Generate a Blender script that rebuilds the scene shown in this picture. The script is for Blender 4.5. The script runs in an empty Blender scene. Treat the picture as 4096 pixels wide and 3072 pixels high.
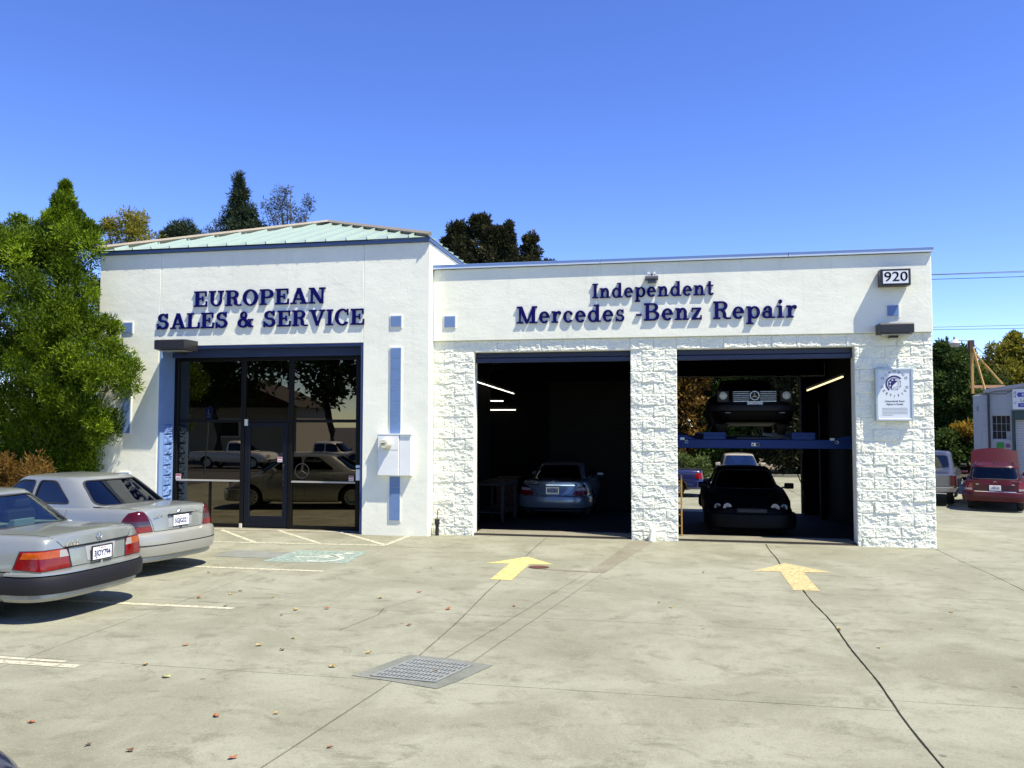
import bpy, bmesh, math, random
import numpy as np
from mathutils import Vector, Matrix, noise
from mathutils.geometry import delaunay_2d_cdt
from mathutils.bvhtree import BVHTree

random.seed(7)
rng = np.random.default_rng(11)
SC = bpy.context.scene
COL = SC.collection
R_ = math.radians

# ------------------------------------------------------------------ camera
YAW, PITCH, ROLL = R_(-10.906), R_(2.777), R_(0.074)
F = Vector((math.sin(YAW) * math.cos(PITCH), math.cos(YAW) * math.cos(PITCH), math.sin(PITCH)))
Rt = Vector((math.cos(YAW), -math.sin(YAW), 0)); Up = Rt.cross(F)
Rc = Rt * math.cos(ROLL) + Up * math.sin(ROLL); Uc = Up * math.cos(ROLL) - Rt * math.sin(ROLL)
cam = bpy.data.cameras.new('camera')
cam.lens = 807.26 * 36 / 1024; cam.sensor_width = 36; cam.clip_end = 2000; cam.clip_start = .05
co = bpy.data.objects.new('camera', cam); COL.objects.link(co)
co.matrix_world = Matrix(((Rc.x, Uc.x, -F.x, -4.371), (Rc.y, Uc.y, -F.y, -14.591), (Rc.z, Uc.z, -F.z, 2.068), (0, 0, 0, 1)))
SC.camera = co

# ------------------------------------------------------------------ world, sun, exposure
SUN = Vector((-.5, .235, -1)).normalized()          # direction the light travels
W = bpy.data.worlds.new('World'); SC.world = W; W.use_nodes = True
wn = W.node_tree; bg = wn.nodes['Background']
sky = wn.nodes.new('ShaderNodeTexSky'); sky.sky_type = 'NISHITA'; sky.sun_disc = False
sky.sun_elevation = math.asin(-SUN.z); sky.sun_rotation = math.atan2(-SUN.x, -SUN.y)
sky.altitude = 1000; sky.air_density = .8; sky.dust_density = 0; sky.ozone_density = 3.0
hs = wn.nodes.new('ShaderNodeHueSaturation'); hs.inputs['Saturation'].default_value = 1.2; hs.inputs['Hue'].default_value = .519
wn.links.new(sky.outputs[0], hs.inputs['Color']); wn.links.new(hs.outputs[0], bg.inputs['Color'])
bg.inputs['Strength'].default_value = .15
sl = bpy.data.lights.new('sun', 'SUN'); sl.energy = 4.7; sl.angle = R_(.55); sl.color = (1, .93, .79)
so = bpy.data.objects.new('sun', sl); COL.objects.link(so)
so.rotation_euler = SUN.to_track_quat('-Z', 'Y').to_euler(); so.location = (10, -10, 30)
SC.view_settings.view_transform = 'Standard'; SC.view_settings.look = 'None'
SC.view_settings.exposure = .93; SC.view_settings.gamma = 1; SC.view_settings.use_curve_mapping = False

# ------------------------------------------------------------------ materials
MATS = {}
def mat(name, col, rough=.6, metal=0., var=0., vs=3., bump=0., bs=40., bd=.01, coat=0., spec=.5, stretch=None, ior=None, emit=0.):
    if name in MATS: return MATS[name]
    m = bpy.data.materials.new(name); m.use_nodes = True; MATS[name] = m
    nt = m.node_tree; b = nt.nodes['Principled BSDF']
    b.inputs['Base Color'].default_value = (*col, 1); b.inputs['Roughness'].default_value = rough
    b.inputs['Metallic'].default_value = metal; b.inputs['Coat Weight'].default_value = coat
    b.inputs['Specular IOR Level'].default_value = spec; b.inputs['Coat Roughness'].default_value = .04
    if ior: b.inputs['IOR'].default_value = ior
    if emit:
        b.inputs['Emission Color'].default_value = (*col, 1); b.inputs['Emission Strength'].default_value = emit
    if var or bump:
        tc = nt.nodes.new('ShaderNodeTexCoord'); vec = tc.outputs['Object']
        if stretch:
            mp = nt.nodes.new('ShaderNodeMapping'); mp.inputs['Scale'].default_value = stretch
            nt.links.new(vec, mp.inputs[0]); vec = mp.outputs[0]
    if var:
        n = nt.nodes.new('ShaderNodeTexNoise'); n.inputs['Scale'].default_value = vs; n.inputs['Detail'].default_value = 8
        n.inputs['Roughness'].default_value = .62
        nt.links.new(vec, n.inputs['Vector'])
        r = nt.nodes.new('ShaderNodeMapRange'); r.inputs['From Min'].default_value = .3; r.inputs['From Max'].default_value = .7
        r.inputs['To Min'].default_value = 1 - var; r.inputs['To Max'].default_value = 1 + var * .6
        mx = nt.nodes.new('ShaderNodeMix'); mx.data_type = 'RGBA'; mx.blend_type = 'MULTIPLY'; mx.inputs[0].default_value = 1
        mx.inputs[6].default_value = (*col, 1)
        nt.links.new(n.outputs[0], r.inputs[0]); nt.links.new(r.outputs[0], mx.inputs[7]); nt.links.new(mx.outputs[2], b.inputs['Base Color'])
    if bump:
        n2 = nt.nodes.new('ShaderNodeTexNoise'); n2.inputs['Scale'].default_value = bs; n2.inputs['Detail'].default_value = 6
        nt.links.new(vec, n2.inputs['Vector'])
        bp = nt.nodes.new('ShaderNodeBump'); bp.inputs['Strength'].default_value = bump; bp.inputs['Distance'].default_value = bd
        nt.links.new(n2.outputs[0], bp.inputs['Height']); nt.links.new(bp.outputs[0], b.inputs['Normal'])
    return m

def glass(name, tint, refl=0., rough=.01, rc=(1, 1, 1)):
    """thin tinted pane: reflection by Fresnel (raised by refl) over a tinted see-through layer"""
    if name in MATS: return MATS[name]
    m = bpy.data.materials.new(name); m.use_nodes = True; MATS[name] = m
    nt = m.node_tree; nt.nodes.remove(nt.nodes['Principled BSDF']); out = nt.nodes['Material Output']
    tr = nt.nodes.new('ShaderNodeBsdfTransparent'); tr.inputs[0].default_value = (*tint, 1)
    gl = nt.nodes.new('ShaderNodeBsdfGlossy'); gl.inputs['Roughness'].default_value = rough; gl.inputs['Color'].default_value = (*rc, 1)
    fr = nt.nodes.new('ShaderNodeFresnel'); fr.inputs[0].default_value = 1.5
    ad = nt.nodes.new('ShaderNodeMath'); ad.operation = 'ADD'; ad.use_clamp = True; ad.inputs[1].default_value = refl
    mx = nt.nodes.new('ShaderNodeMixShader')
    nt.links.new(fr.outputs[0], ad.inputs[0]); nt.links.new(ad.outputs[0], mx.inputs[0])
    nt.links.new(tr.outputs[0], mx.inputs[1]); nt.links.new(gl.outputs[0], mx.inputs[2]); nt.links.new(mx.outputs[0], out.inputs[0])
    return m

def leafmat(name, c1, c2, trans=.35):
    if name in MATS: return MATS[name]
    m = bpy.data.materials.new(name); m.use_nodes = True; MATS[name] = m
    nt = m.node_tree; b = nt.nodes['Principled BSDF']; out = nt.nodes['Material Output']
    g = nt.nodes.new('ShaderNodeNewGeometry'); cr = nt.nodes.new('ShaderNodeValToRGB')
    cr.color_ramp.elements[0].color = (*c1, 1); cr.color_ramp.elements[1].color = (*c2, 1)
    at_ = nt.nodes.new('ShaderNodeAttribute'); at_.attribute_name = 'growth'
    nt.links.new(at_.outputs['Fac'], cr.inputs[0]); nt.links.new(cr.outputs[0], b.inputs['Base Color'])
    b.inputs['Roughness'].default_value = .6; b.inputs['Specular IOR Level'].default_value = .15
    t = nt.nodes.new('ShaderNodeBsdfTranslucent'); nt.links.new(cr.outputs[0], t.inputs[0])
    mx = nt.nodes.new('ShaderNodeMixShader'); mx.inputs[0].default_value = trans
    nt.links.new(b.outputs[0], mx.inputs[1]); nt.links.new(t.outputs[0], mx.inputs[2]); nt.links.new(mx.outputs[0], out.inputs[0])
    return m

def concrete(name, base, dark, light, seed=0., stain=1.):
    if name in MATS: return MATS[name]
    m = bpy.data.materials.new(name); m.use_nodes = True; MATS[name] = m
    nt = m.node_tree; b = nt.nodes['Principled BSDF']; L = nt.links.new
    b.inputs['Roughness'].default_value = .85; b.inputs['Specular IOR Level'].default_value = .25
    geo = nt.nodes.new('ShaderNodeNewGeometry')
    def noise_(scale, det, rough=.6, sx=1., sy=1., dist=0., off=0.):
        mp = nt.nodes.new('ShaderNodeMapping'); mp.inputs['Scale'].default_value = (sx, sy, 1); mp.inputs['Location'].default_value = (seed + off, off * 1.7, 0)
        n = nt.nodes.new('ShaderNodeTexNoise'); n.inputs['Scale'].default_value = scale; n.inputs['Detail'].default_value = det
        n.inputs['Roughness'].default_value = rough; n.inputs['Distortion'].default_value = dist
        L(geo.outputs['Position'], mp.inputs[0]); L(mp.outputs[0], n.inputs['Vector']); return n.outputs[0]
    def rng_(s, a, b_, c, d):
        r = nt.nodes.new('ShaderNodeMapRange'); r.inputs[1].default_value = a; r.inputs[2].default_value = b_; r.inputs[3].default_value = c; r.inputs[4].default_value = d
        r.interpolation_type = 'SMOOTHSTEP'; L(s, r.inputs[0]); return r.outputs[0]
    def mixc(f, a, c):
        mx = nt.nodes.new('ShaderNodeMix'); mx.data_type = 'RGBA'
        if isinstance(f, float): mx.inputs[0].default_value = f
        else: L(f, mx.inputs[0])
        for i, v in ((6, a), (7, c)):
            if isinstance(v, tuple): mx.inputs[i].default_value = (*v, 1)
            else: L(v, mx.inputs[i])
        return mx.outputs[2]
    c = mixc(rng_(noise_(.8, 12, .72, dist=.5), .40, .62, 0, .95), base, light)
    c = mixc(rng_(noise_(2.3, 10, .76, sy=1.5, dist=.5, off=5.), .50, .66, 0, .85), c, dark)
    c = mixc(rng_(noise_(1.7, 10, .78, sx=.6, sy=1.7, dist=.35, off=9.), .55, .70, 0, .65), c, light)
    c = mixc(rng_(noise_(5.5, 8, .8, sx=.6, off=13.), .55, .70, 0, .5 * stain), c, dark)
    c = mixc(rng_(noise_(.3, 8, .66, off=31.), .52, .68, 0, .5 * stain), c, (.135, .13, .085))
    c = mixc(rng_(noise_(19, 7, .82, off=17.), .54, .66, 0, .6), c, dark)
    c = mixc(rng_(noise_(26, 6, .8, off=19.), .57, .70, 0, .5), c, light)
    c = mixc(rng_(noise_(58, 4, .8, off=21.), .555, .66, 0, .7), c, (.085, .082, .062))
    c = mixc(rng_(noise_(50, 4, .8, off=25.), .565, .68, 0, .6), c, (.40, .39, .31))
    vo = nt.nodes.new('ShaderNodeTexVoronoi'); vo.inputs['Scale'].default_value = 1.15; vo.inputs['Randomness'].default_value = 1
    L(geo.outputs['Position'], vo.inputs['Vector'])
    c = mixc(rng_(vo.outputs['Distance'], .018, .034, .55 * stain, 0), c, (.05, .045, .035))
    L(c, b.inputs['Base Color'])
    bp = nt.nodes.new('ShaderNodeBump'); bp.inputs['Strength'].default_value = .35; bp.inputs['Distance'].default_value = .004
    L(noise_(90, 5, .7), bp.inputs['Height']); L(bp.outputs[0], b.inputs['Normal'])
    return m

def stucco(name, col):
    if name in MATS: return MATS[name]
    m = mat(name, col, .88, var=.07, vs=1.3, spec=.2)
    nt = m.node_tree; b = nt.nodes['Principled BSDF']; L = nt.links.new
    geo = nt.nodes.new('ShaderNodeNewGeometry')
    def n(scale, det, r, sx=1., sz=1.):
        mp = nt.nodes.new('ShaderNodeMapping'); mp.inputs['Scale'].default_value = (sx, 1, sz); L(geo.outputs['Position'], mp.inputs[0])
        t = nt.nodes.new('ShaderNodeTexNoise'); t.inputs['Scale'].default_value = scale; t.inputs['Detail'].default_value = det; t.inputs['Roughness'].default_value = r
        L(mp.outputs[0], t.inputs['Vector']); return t.outputs[0]
    st_ = nt.nodes.new('ShaderNodeMapRange'); st_.inputs[1].default_value = .55; st_.inputs[2].default_value = .75; st_.inputs[3].default_value = 1; st_.inputs[4].default_value = .90
    L(n(3.2, 8, .7, 2.2, .22), st_.inputs[0]); mx = nt.nodes.new('ShaderNodeMix'); mx.data_type = 'RGBA'; mx.blend_type = 'MULTIPLY'; mx.inputs[0].default_value = 1
    src = b.inputs['Base Color'].links[0].from_socket; L(src, mx.inputs[6]); L(st_.outputs[0], mx.inputs[7]); L(mx.outputs[2], b.inputs['Base Color'])
    a = nt.nodes.new('ShaderNodeMath'); a.operation = 'MULTIPLY_ADD'; a.inputs[1].default_value = .35
    L(n(26, 4, .6), a.inputs[0]); L(n(4.5, 7, .58, .75, 1.25), a.inputs[2])
    bp = nt.nodes.new('ShaderNodeBump'); bp.inputs['Strength'].default_value = .30; bp.inputs['Distance'].default_value = .02
    L(a.outputs[0], bp.inputs['Height']); L(bp.outputs[0], b.inputs['Normal'])
    return m

WHITE = stucco('white_stucco', (.845, .845, .69))
BLOCK = mat('white_painted_block', (.845, .845, .69), .85, var=.05, vs=5, bump=.75, bs=85, bd=.010, spec=.2)
MORTAR = mat('white_mortar', (.78, .77, .69), .9, bump=.2, bs=60)
WHITEP = mat('white_paint_metal', (.76, .775, .745), .45, var=.05, vs=4)
SHADEBLUE = mat('shaded_blue_stucco', (.028, .052, .150), .75, var=.12, vs=3, bump=.2, bs=30)  # recess blue in its shaded tone, the shade put into the colour
TILE = mat('blue_tile', (.135, .225, .40), .55, var=.06, vs=6)
STEELB = mat('blue_steel_coping', (.13, .215, .40), .42, var=.05, vs=2)
NAVY = mat('navy_letter_paint', (.003, .003, .085), .6, spec=.1)
GREENR = mat('sea_green_roof_metal', (.275, .345, .29), .38, var=.06, vs=1.2)
TRIMTAN = mat('tan_ridge_metal', (.27, .235, .17), .5, var=.1, vs=3)
DARKB = mat('dark_bronze_metal', (.018, .017, .018), .42)
DBRONZE = mat('dark_bronze_frame', (.006, .006, .006), .4, spec=.2)
BLACK = mat('matte_black', (.012, .012, .012), .6)
RUBBER = mat('black_rubber', (.014, .014, .014), .75)
INT = mat('darkened_interior_wall', (.007, .007, .0065), .9, spec=.1, var=.2, vs=2)  # near-black: the darkness of the rooms is put into the wall colour
INTFLOOR = mat('darkened_shop_floor', (.020, .019, .017), .7, spec=.12, var=.35, vs=1.6)  # floor colour darkened to stand in for the shade of the bays
CHROME = mat('chrome', (.78, .79, .80), .12, metal=1)
ALU = mat('brushed_aluminium', (.48, .54, .54), .42, metal=.6, var=.04)
GALV = mat('galvanised_steel', (.27, .285, .26), .55, metal=.3, var=.2, vs=12)
PLATEW = mat('plate_white', (.80, .80, .78), .4)
PLATEB = mat('plate_print_blue', (.025, .035, .12), .5)
CONC = concrete('lot_concrete', (.208, .208, .144), (.150, .150, .101), (.274, .275, .202))
CONC2 = concrete('patch_concrete', (.185, .172, .120), (.140, .128, .085), (.23, .218, .16), seed=40.)
CONC3 = concrete('grate_collar_concrete', (.150, .160, .132), (.12, .13, .10), (.19, .20, .165), seed=70., stain=.3)
JOINT = mat('joint_filler', (.030, .027, .020), .9)
ASPH = mat('asphalt', (.075, .073, .068), .9, var=.25, vs=.6, bump=.3, bs=60)
SOIL = mat('bark_soil', (.045, .030, .018), .95, var=.4, vs=6, bump=.8, bs=20, bd=.04)
def worn(name, col, lo, hi):
    """road paint worn through to the slab below in flecks"""
    if name in MATS: return MATS[name]
    m = mat(name, col, .8, var=.16, vs=3); nt = m.node_tree; out = nt.nodes['Material Output']; b = nt.nodes['Principled BSDF']; L = nt.links.new
    geo = nt.nodes.new('ShaderNodeNewGeometry'); n = nt.nodes.new('ShaderNodeTexNoise'); n.inputs['Scale'].default_value = 16; n.inputs['Detail'].default_value = 9; n.inputs['Roughness'].default_value = .75
    L(geo.outputs['Position'], n.inputs['Vector'])
    r = nt.nodes.new('ShaderNodeMapRange'); r.inputs[1].default_value = lo; r.inputs[2].default_value = hi; L(n.outputs[0], r.inputs[0])
    t = nt.nodes.new('ShaderNodeBsdfTransparent'); mx = nt.nodes.new('ShaderNodeMixShader')
    L(r.outputs[0], mx.inputs[0]); L(b.outputs[0], mx.inputs[1]); L(t.outputs[0], mx.inputs[2]); L(mx.outputs[0], out.inputs[0]); return m
LINEW = worn('worn_cream_line_paint', (.50, .48, .34), .47, .68)
YEL = worn('yellow_arrow_paint', (.50, .40, .19), .49, .70)
YEL2 = worn('bright_yellow_arrow_paint', (.55, .46, .17), .51, .72)
HBLUE = worn('faded_teal_stencil_paint', (.31, .41, .35), .36, .68)
HWHITE = worn('faded_white_stencil_paint', (.52, .54, .44), .46, .72)

# ------------------------------------------------------------------ object helpers
ORIG = {}
def org(p): return ORIG.get(p.name, Vector((0, 0, 0))) if p else Vector((0, 0, 0))
def link(name, me, parent=None):
    o = bpy.data.objects.new(name, me); COL.objects.link(o)
    if parent: o.parent = parent; ORIG[o.name] = org(parent)
    return o
def tag(o, label=None, cat=None, group=None, kind=None):
    if label: o['label'] = label
    if cat: o['category'] = cat
    if group: o['group'] = group
    if kind: o['kind'] = kind
    return o
def thing(name, label, cat, loc=(0, 0, 0), rz=0., group=None, local=False):
    o = bpy.data.objects.new(name, None); COL.objects.link(o); o.empty_display_size = .2
    o.location = loc; o.rotation_euler = (0, 0, rz)
    ORIG[o.name] = Vector((0, 0, 0)) if local else Vector(loc)
    return tag(o, label, cat, group)

def mesh_obj(name, V, Fc, m, parent=None, smooth=False, angle=None, fm=None):
    o_ = org(parent)
    me = bpy.data.meshes.new(name)
    me.from_pydata([(v[0] - o_.x, v[1] - o_.y, v[2] - o_.z) for v in V], [], Fc)
    ms = m if isinstance(m, (list, tuple)) else [m]
    for a in ms: me.materials.append(a)
    if fm: me.polygons.foreach_set('material_index', fm)
    if smooth or angle:
        me.polygons.foreach_set('use_smooth', [True] * len(me.polygons))
        if angle: me.set_sharp_from_angle(angle=R_(angle))
    me.update()
    return link(name, me, parent)

class B:
    def __init__(s): s.v = []; s.f = []
    def box(s, x0, y0, z0, x1, y1, z1):
        n = len(s.v)
        s.v += [(x, y, z) for z in (z0, z1) for y in (y0, y1) for x in (x0, x1)]
        s.f += [tuple(n + i for i in q) for q in ((0, 2, 3, 1), (4, 5, 7, 6), (0, 1, 5, 4), (2, 6, 7, 3), (0, 4, 6, 2), (1, 3, 7, 5))]; return s
    def quad(s, *p):
        n = len(s.v); s.v += [tuple(q) for q in p]; s.f.append(tuple(range(n, n + len(p)))); return s
    def prism(s, pts, a, b, ax='y'):
        """polygon pts (u,v) extruded along ax from a to b"""
        def P(u, v, t): return {'y': (u, t, v), 'x': (t, u, v), 'z': (u, v, t)}[ax]
        n = len(s.v); k = len(pts)
        s.v += [P(u, v, a) for u, v in pts] + [P(u, v, b) for u, v in pts]
        s.f += [tuple(range(n, n + k)), tuple(range(n + 2 * k - 1, n + k - 1, -1))]
        s.f += [(n + i, n + k + i, n + k + (i + 1) % k, n + (i + 1) % k) for i in range(k)]; return s
    def cyl(s, p, q, r, n=10, r2=None, caps=True):
        p, q = Vector(p), Vector(q); d = (q - p).normalized(); r2 = r if r2 is None else r2
        a = d.orthogonal().normalized(); b = d.cross(a); m = len(s.v)
        for c, rr in ((p, r), (q, r2)):
            s.v += [tuple(c + (a * math.cos(2 * math.pi * i / n) + b * math.sin(2 * math.pi * i / n)) * rr) for i in range(n)]
        s.f += [(m + i, m + (i + 1) % n, m + n + (i + 1) % n, m + n + i) for i in range(n)]
        if caps: s.f += [tuple(range(m + n - 1, m - 1, -1)), tuple(range(m + n, m + 2 * n))]
        return s
    def tube(s, pts, r, n=6):
        pts = [Vector(p) for p in pts]; m = len(s.v)
        for i, p in enumerate(pts):
            d = (pts[min(i + 1, len(pts) - 1)] - pts[max(i - 1, 0)]).normalized()
            a = d.cross(Vector((0, 0, 1))); a = a.normalized() if a.length > 1e-4 else Vector((1, 0, 0)); b = d.cross(a)
            rr = r[i] if isinstance(r, (list, tuple)) else r
            s.v += [tuple(p + (a * math.cos(2 * math.pi * k / n) + b * math.sin(2 * math.pi * k / n)) * rr) for k in range(n)]
        for i in range(len(pts) - 1):
            s.f += [(m + i * n + k, m + i * n + (k + 1) % n, m + (i + 1) * n + (k + 1) % n, m + (i + 1) * n + k) for k in range(n)]
        s.f += [tuple(range(m + n - 1, m - 1, -1)), tuple(range(m + (len(pts) - 1) * n, m + len(pts) * n))]; return s
    def lathe(s, prof, c, ax='z', n=24):
        """prof: (r, t) pairs about the axis through c"""
        m = len(s.v); c = Vector(c)
        for r, t in prof:
            for i in range(n):
                u, v = r * math.cos(2 * math.pi * i / n), r * math.sin(2 * math.pi * i / n)
                s.v.append(tuple(c + Vector({'z': (u, v, t), 'y': (u, t, v), 'x': (t, u, v)}[ax])))
        for j in range(len(prof) - 1):
            s.f += [(m + j * n + i, m + j * n + (i + 1) % n, m + (j + 1) * n + (i + 1) % n, m + (j + 1) * n + i) for i in range(n)]
        return s
    def obj(s, name, m, parent=None, smooth=False, bevel=0., angle=None, seg=1):
        if bevel:
            bm = bmesh.new(); vs = [bm.verts.new(v) for v in s.v]
            for f in s.f: bm.faces.new([vs[i] for i in f])
            bmesh.ops.recalc_face_normals(bm, faces=bm.faces)
            es = [e for e in bm.edges if len(e.link_faces) == 2 and e.calc_face_angle(0) > .6]
            bmesh.ops.bevel(bm, geom=es, offset=bevel, segments=seg, affect='EDGES', profile=.6)
            bm.verts.index_update()
            V = [v.co[:] for v in bm.verts]; Fc = [[v.index for v in f.verts] for f in bm.faces]; bm.free()
        else: V, Fc = s.v, s.f
        return mesh_obj(name, V, Fc, m, parent, smooth, angle)

def cdt(poly, extra=(), eps=1e-6):
    n = len(poly)
    r = delaunay_2d_cdt([Vector(p) for p in poly] + [Vector(p) for p in extra], [], [list(range(n))], 1, eps)
    return [tuple(v) for v in r[0]], [tuple(f) for f in r[2]]

def text(name, body, size, m, parent, M, extrude=.0008, xs=1., bold=0.):
    """built-in lettering as a mesh; M maps (x right, y up, z out) to the place it stands"""
    cu = bpy.data.curves.new('lettering', 'FONT'); cu.body = body; cu.size = size; cu.extrude = extrude; cu.offset = bold
    cu.align_x = 'CENTER'; cu.align_y = 'CENTER'; cu.resolution_u = 3
    t = bpy.data.objects.new('lettering', cu); COL.objects.link(t)
    dg = bpy.context.evaluated_depsgraph_get(); me = bpy.data.meshes.new_from_object(t.evaluated_get(dg))
    bpy.data.objects.remove(t); bpy.data.curves.remove(cu)
    me.transform(Matrix.Translation(-org(parent)) @ M @ Matrix.Diagonal((xs, 1, 1, 1)))
    me.materials.clear(); me.materials.append(m); me.name = name
    return link(name, me, parent)
def facing(p, xdir=(1, 0, 0), up=(0, 0, 1)):
    x = Vector(xdir).normalized(); u = Vector(up).normalized(); z = x.cross(u).normalized(); u = z.cross(x)
    return Matrix(((x.x, u.x, z.x, p[0]), (x.y, u.y, z.y, p[1]), (x.z, u.z, z.z, p[2]), (0, 0, 0, 1)))

# ------------------------------------------------------------------ terrain
def gz(y): return -.04 * min(max(y, 0), 9) + (-.05 * min(max(-15.5 - y, 0), 9))
def terrain(name, x0, x1, y0, y1, dz, m, **k):
    ys = sorted({y0, y1, *[y for y in (0, 9, -15.5, -24.5) if y0 < y < y1]})
    b = B()
    for a, c in zip(ys, ys[1:]): b.quad((x0, a, gz(a) + dz), (x1, a, gz(a) + dz), (x1, c, gz(c) + dz), (x0, c, gz(c) + dz))
    return tag(b.obj(name, m), kind='structure', **k)
terrain('ground', -400, 400, -400, 600, -.075, ASPH)
terrain('street', -120, 120, -38, -24.6, -.05, mat('street_asphalt', (.06, .06, .058), .9, var=.2, vs=.8))
terrain('back_lot', -26, 5.9, 8.06, 24, -.02, CONC)
terrain('driveway', .02, 14.2, .02, 20, -.01, CONC)
lot = tag(bpy.data.objects.new('concrete_lot', None), kind='structure'); COL.objects.link(lot)
B().quad((-20, -15.4, -.055), (20, -15.4, -.055), (20, -.0, -.055), (-20, -.0, -.055)).obj('joint_bed', JOINT, lot)

# slabs, cast apart: every one has its own edges, recessed joints between them
def jx(x, y, k):
    """the long joints are not straight: small wander, the right-hand one most"""
    if k == 2: return x + .022 * math.sin(y * .9 + .4) + .010 * math.sin(y * 3.1)
    if k == 1 and y < -8.3: return x - (-8.3 - y) * .135
    return x + .012 * math.sin(y * 1.9 + k)
XS = [-20, -14.6, -9.93, -6.55, -2.74, -.04, 5.4, 10.8, 20]
GAP = {0: .0, 1: .004, 2: .005, 3: .0085, 4: .0095, 5: .006, 6: .005, 7: .005, 8: .0}
JK = {3: 1, 4: 2}
for i in range(len(XS) - 1):
    ysx = [-15.4, -8.30, -5.99, -1.62 if i < 3 else -2.9, .0] if i not in (3, 4) else [-15.4, -8.25, -6.0, .0]
    if i == 4: ysx = [-15.4, -8.02, -4.1, .0]
    if i >= 5: ysx = [-15.4, -7.9, -3.9, .0]
    for j in range(len(ysx) - 1):
        y0, y1 = ysx[j] + .0035, ysx[j + 1] - .0035
        if j == 0: y0 = ysx[0]
        n = 26
        yy = [y0 + (y1 - y0) * t / n for t in range(n + 1)]
        jit = lambda: random.uniform(-.0025, .0025)
        right = [(jx(XS[i + 1], y, JK.get(i + 1, 0)) - GAP[i + 1] + jit(), y) for y in yy]
        left = [(jx(XS[i], y, JK.get(i, 0)) + GAP[i] + jit(), y) for y in yy]
        xa, xb = left[0][0], right[0][0]; xc, xd = left[-1][0], right[-1][0]
        bot = [(xa + (xb - xa) * t / 16, y0 + jit() * .6) for t in range(1, 16)]
        top = [(xd + (xc - xd) * t / 16, y1 + jit() * .6) for t in range(1, 16)]
        poly = bot[:0] + [left[0]] + bot + right + top + left[::-1][:-1]
        B().prism(poly, -.05, 0.0, 'z').obj('concrete_slab', CONC, lot)

def sheet(name, poly, m, z=.004, parent=lot):
    v, f = cdt(poly); return mesh_obj(name, [(x, y, z) for x, y in v], f, m, parent)
def stripe(name, a, b, w, m=LINEW, z=.004):
    a, b = Vector(a), Vector(b); d = (b - a).normalized(); n = Vector((-d.y, d.x)) * w / 2
    return sheet(name, [tuple(a - n), tuple(b - n), tuple(b + n), tuple(a + n)], m, z)
LW = .085
for y, xe in ((-6.27, -9.14), (-3.96, -9.1), (-8.49, -9.3), (-10.75, -9.3)): stripe('parking_line', (-14.5, y), (xe, y + .03), LW)
stripe('parking_line', (-14.5, -8.33), (-9.5, -8.36), .05)
stripe('parking_line', (-14.6, -1.82), (-9.07, -1.5), LW)
stripe('parking_line', (-9.09, -1.46), (-9.07 + .03, -.32), LW)
stripe('parking_line', (-14.2, -.12), (-10.2, -.02), .06)
for a, b in (((-12.85, -.22), (-11.41, -1.6)), ((-11.72, -.1), (-10.26, -1.49)), ((-10.45, -.1), (-9.12, -1.42))): stripe('parking_line', a, b, LW)
# painted arrows
def arrow(cx, ytip, yb, ys_, hw, sw, m, sk=0.):
    P = [(-sw, yb), (sw, yb), (sw, ys_), (hw, ys_ + .05), (0, ytip), (-hw, ys_ - .03), (-sw, ys_)]
    return sheet('painted_arrow', [(cx + x + sk * (y - yb), y) for x, y in P], m, .0045)
arrow(-6.55, -2.17, -4.04, -2.82, .50, .145, YEL2, .02)
arrow(-2.70, -1.98, -3.98, -2.70, .53, .155, YEL, .01)
# accessible-parking stencil: faded square, wheelchair figure, older grey patch beside it
sheet('stencil_patch', [(-11.35, -3.05), (-10.1, -3.1), (-10.1, -2.5), (-11.25, -2.45)], mat('grey_overpaint', (.19, .20, .17), .85, var=.2, vs=4))
sheet('stencil_ground', [(-10.33, -3.36), (-9.03, -3.27), (-9.12, -2.18), (-10.29, -2.27)], HBLUE, .0042)
st = []
def arcband(cx, cy, r, w, a0, a1, n=22, sx=1., sy=1.):
    A = [R_(a0 + (a1 - a0) * i / n) for i in range(n + 1)]
    return [(cx + sx * r * math.cos(a), cy + sy * r * math.sin(a)) for a in A] + [(cx + sx * (r - w) * math.cos(a), cy + sy * (r - w) * math.sin(a)) for a in A[::-1]]
for q in (arcband(-9.52, -2.95, .30, .075, -130, 130), [(-10.02, -2.95), (-9.6, -2.88), (-9.6, -2.8), (-10.02, -2.87)],
          [(-9.62, -2.9), (-9.5, -2.9), (-9.36, -2.55), (-9.48, -2.52)], arcband(-9.34, -2.42, .08, .079, 0, 350, 12)):
    sheet('stencil_figure', q, HWHITE, .008)
# trench patch and its saw cuts
sheet('concrete_patch', [(-5.47, -3.27), (-5.24, -3.27), (-4.62, -.06), (-4.98, -.06)], CONC2)
sheet('concrete_patch', [(-6.2, -3.17), (-5.5, -3.27), (-5.47, -3.2), (-6.2, -3.06)], CONC2)
for a, b in (((-6.3, -7.62), (-5.47, -3.25)), ((-6.05, -7.68), (-5.26, -3.27))):
    P = [(a[0] + (b[0] - a[0]) * t / 14 + random.uniform(-.004, .004), a[1] + (b[1] - a[1]) * t / 14) for t in range(15)]
    sheet('saw_cut', [(x - .003, y) for x, y in P] + [(x + .003, y) for x, y in P[::-1]], mat('dusty_joint', (.11, .105, .075), .9), .004)
for P in ([(-8.9, -1.62), (-8.05, -1.6), (-7.75, -.3)], [(-7.6, -6.9), (-7.45, -6.2), (-7.5, -5.9), (-7.2, -5.1)], [(-11.9, -9.3), (-10.6, -9.25), (-9.9, -9.15)]):
    sheet('hairline_crack', [(x - .003, y - .003) for x, y in P] + [(x + .003, y + .003) for x, y in P[::-1]], JOINT, .004)
sheet('oil_stain', arcband(-6.2, -3.04, .15, .149, 0, 350, 16, 1, .75), mat('rusty_cover_paint', (.10, .035, .02), .7, var=.3, vs=20), .0088)

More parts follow.
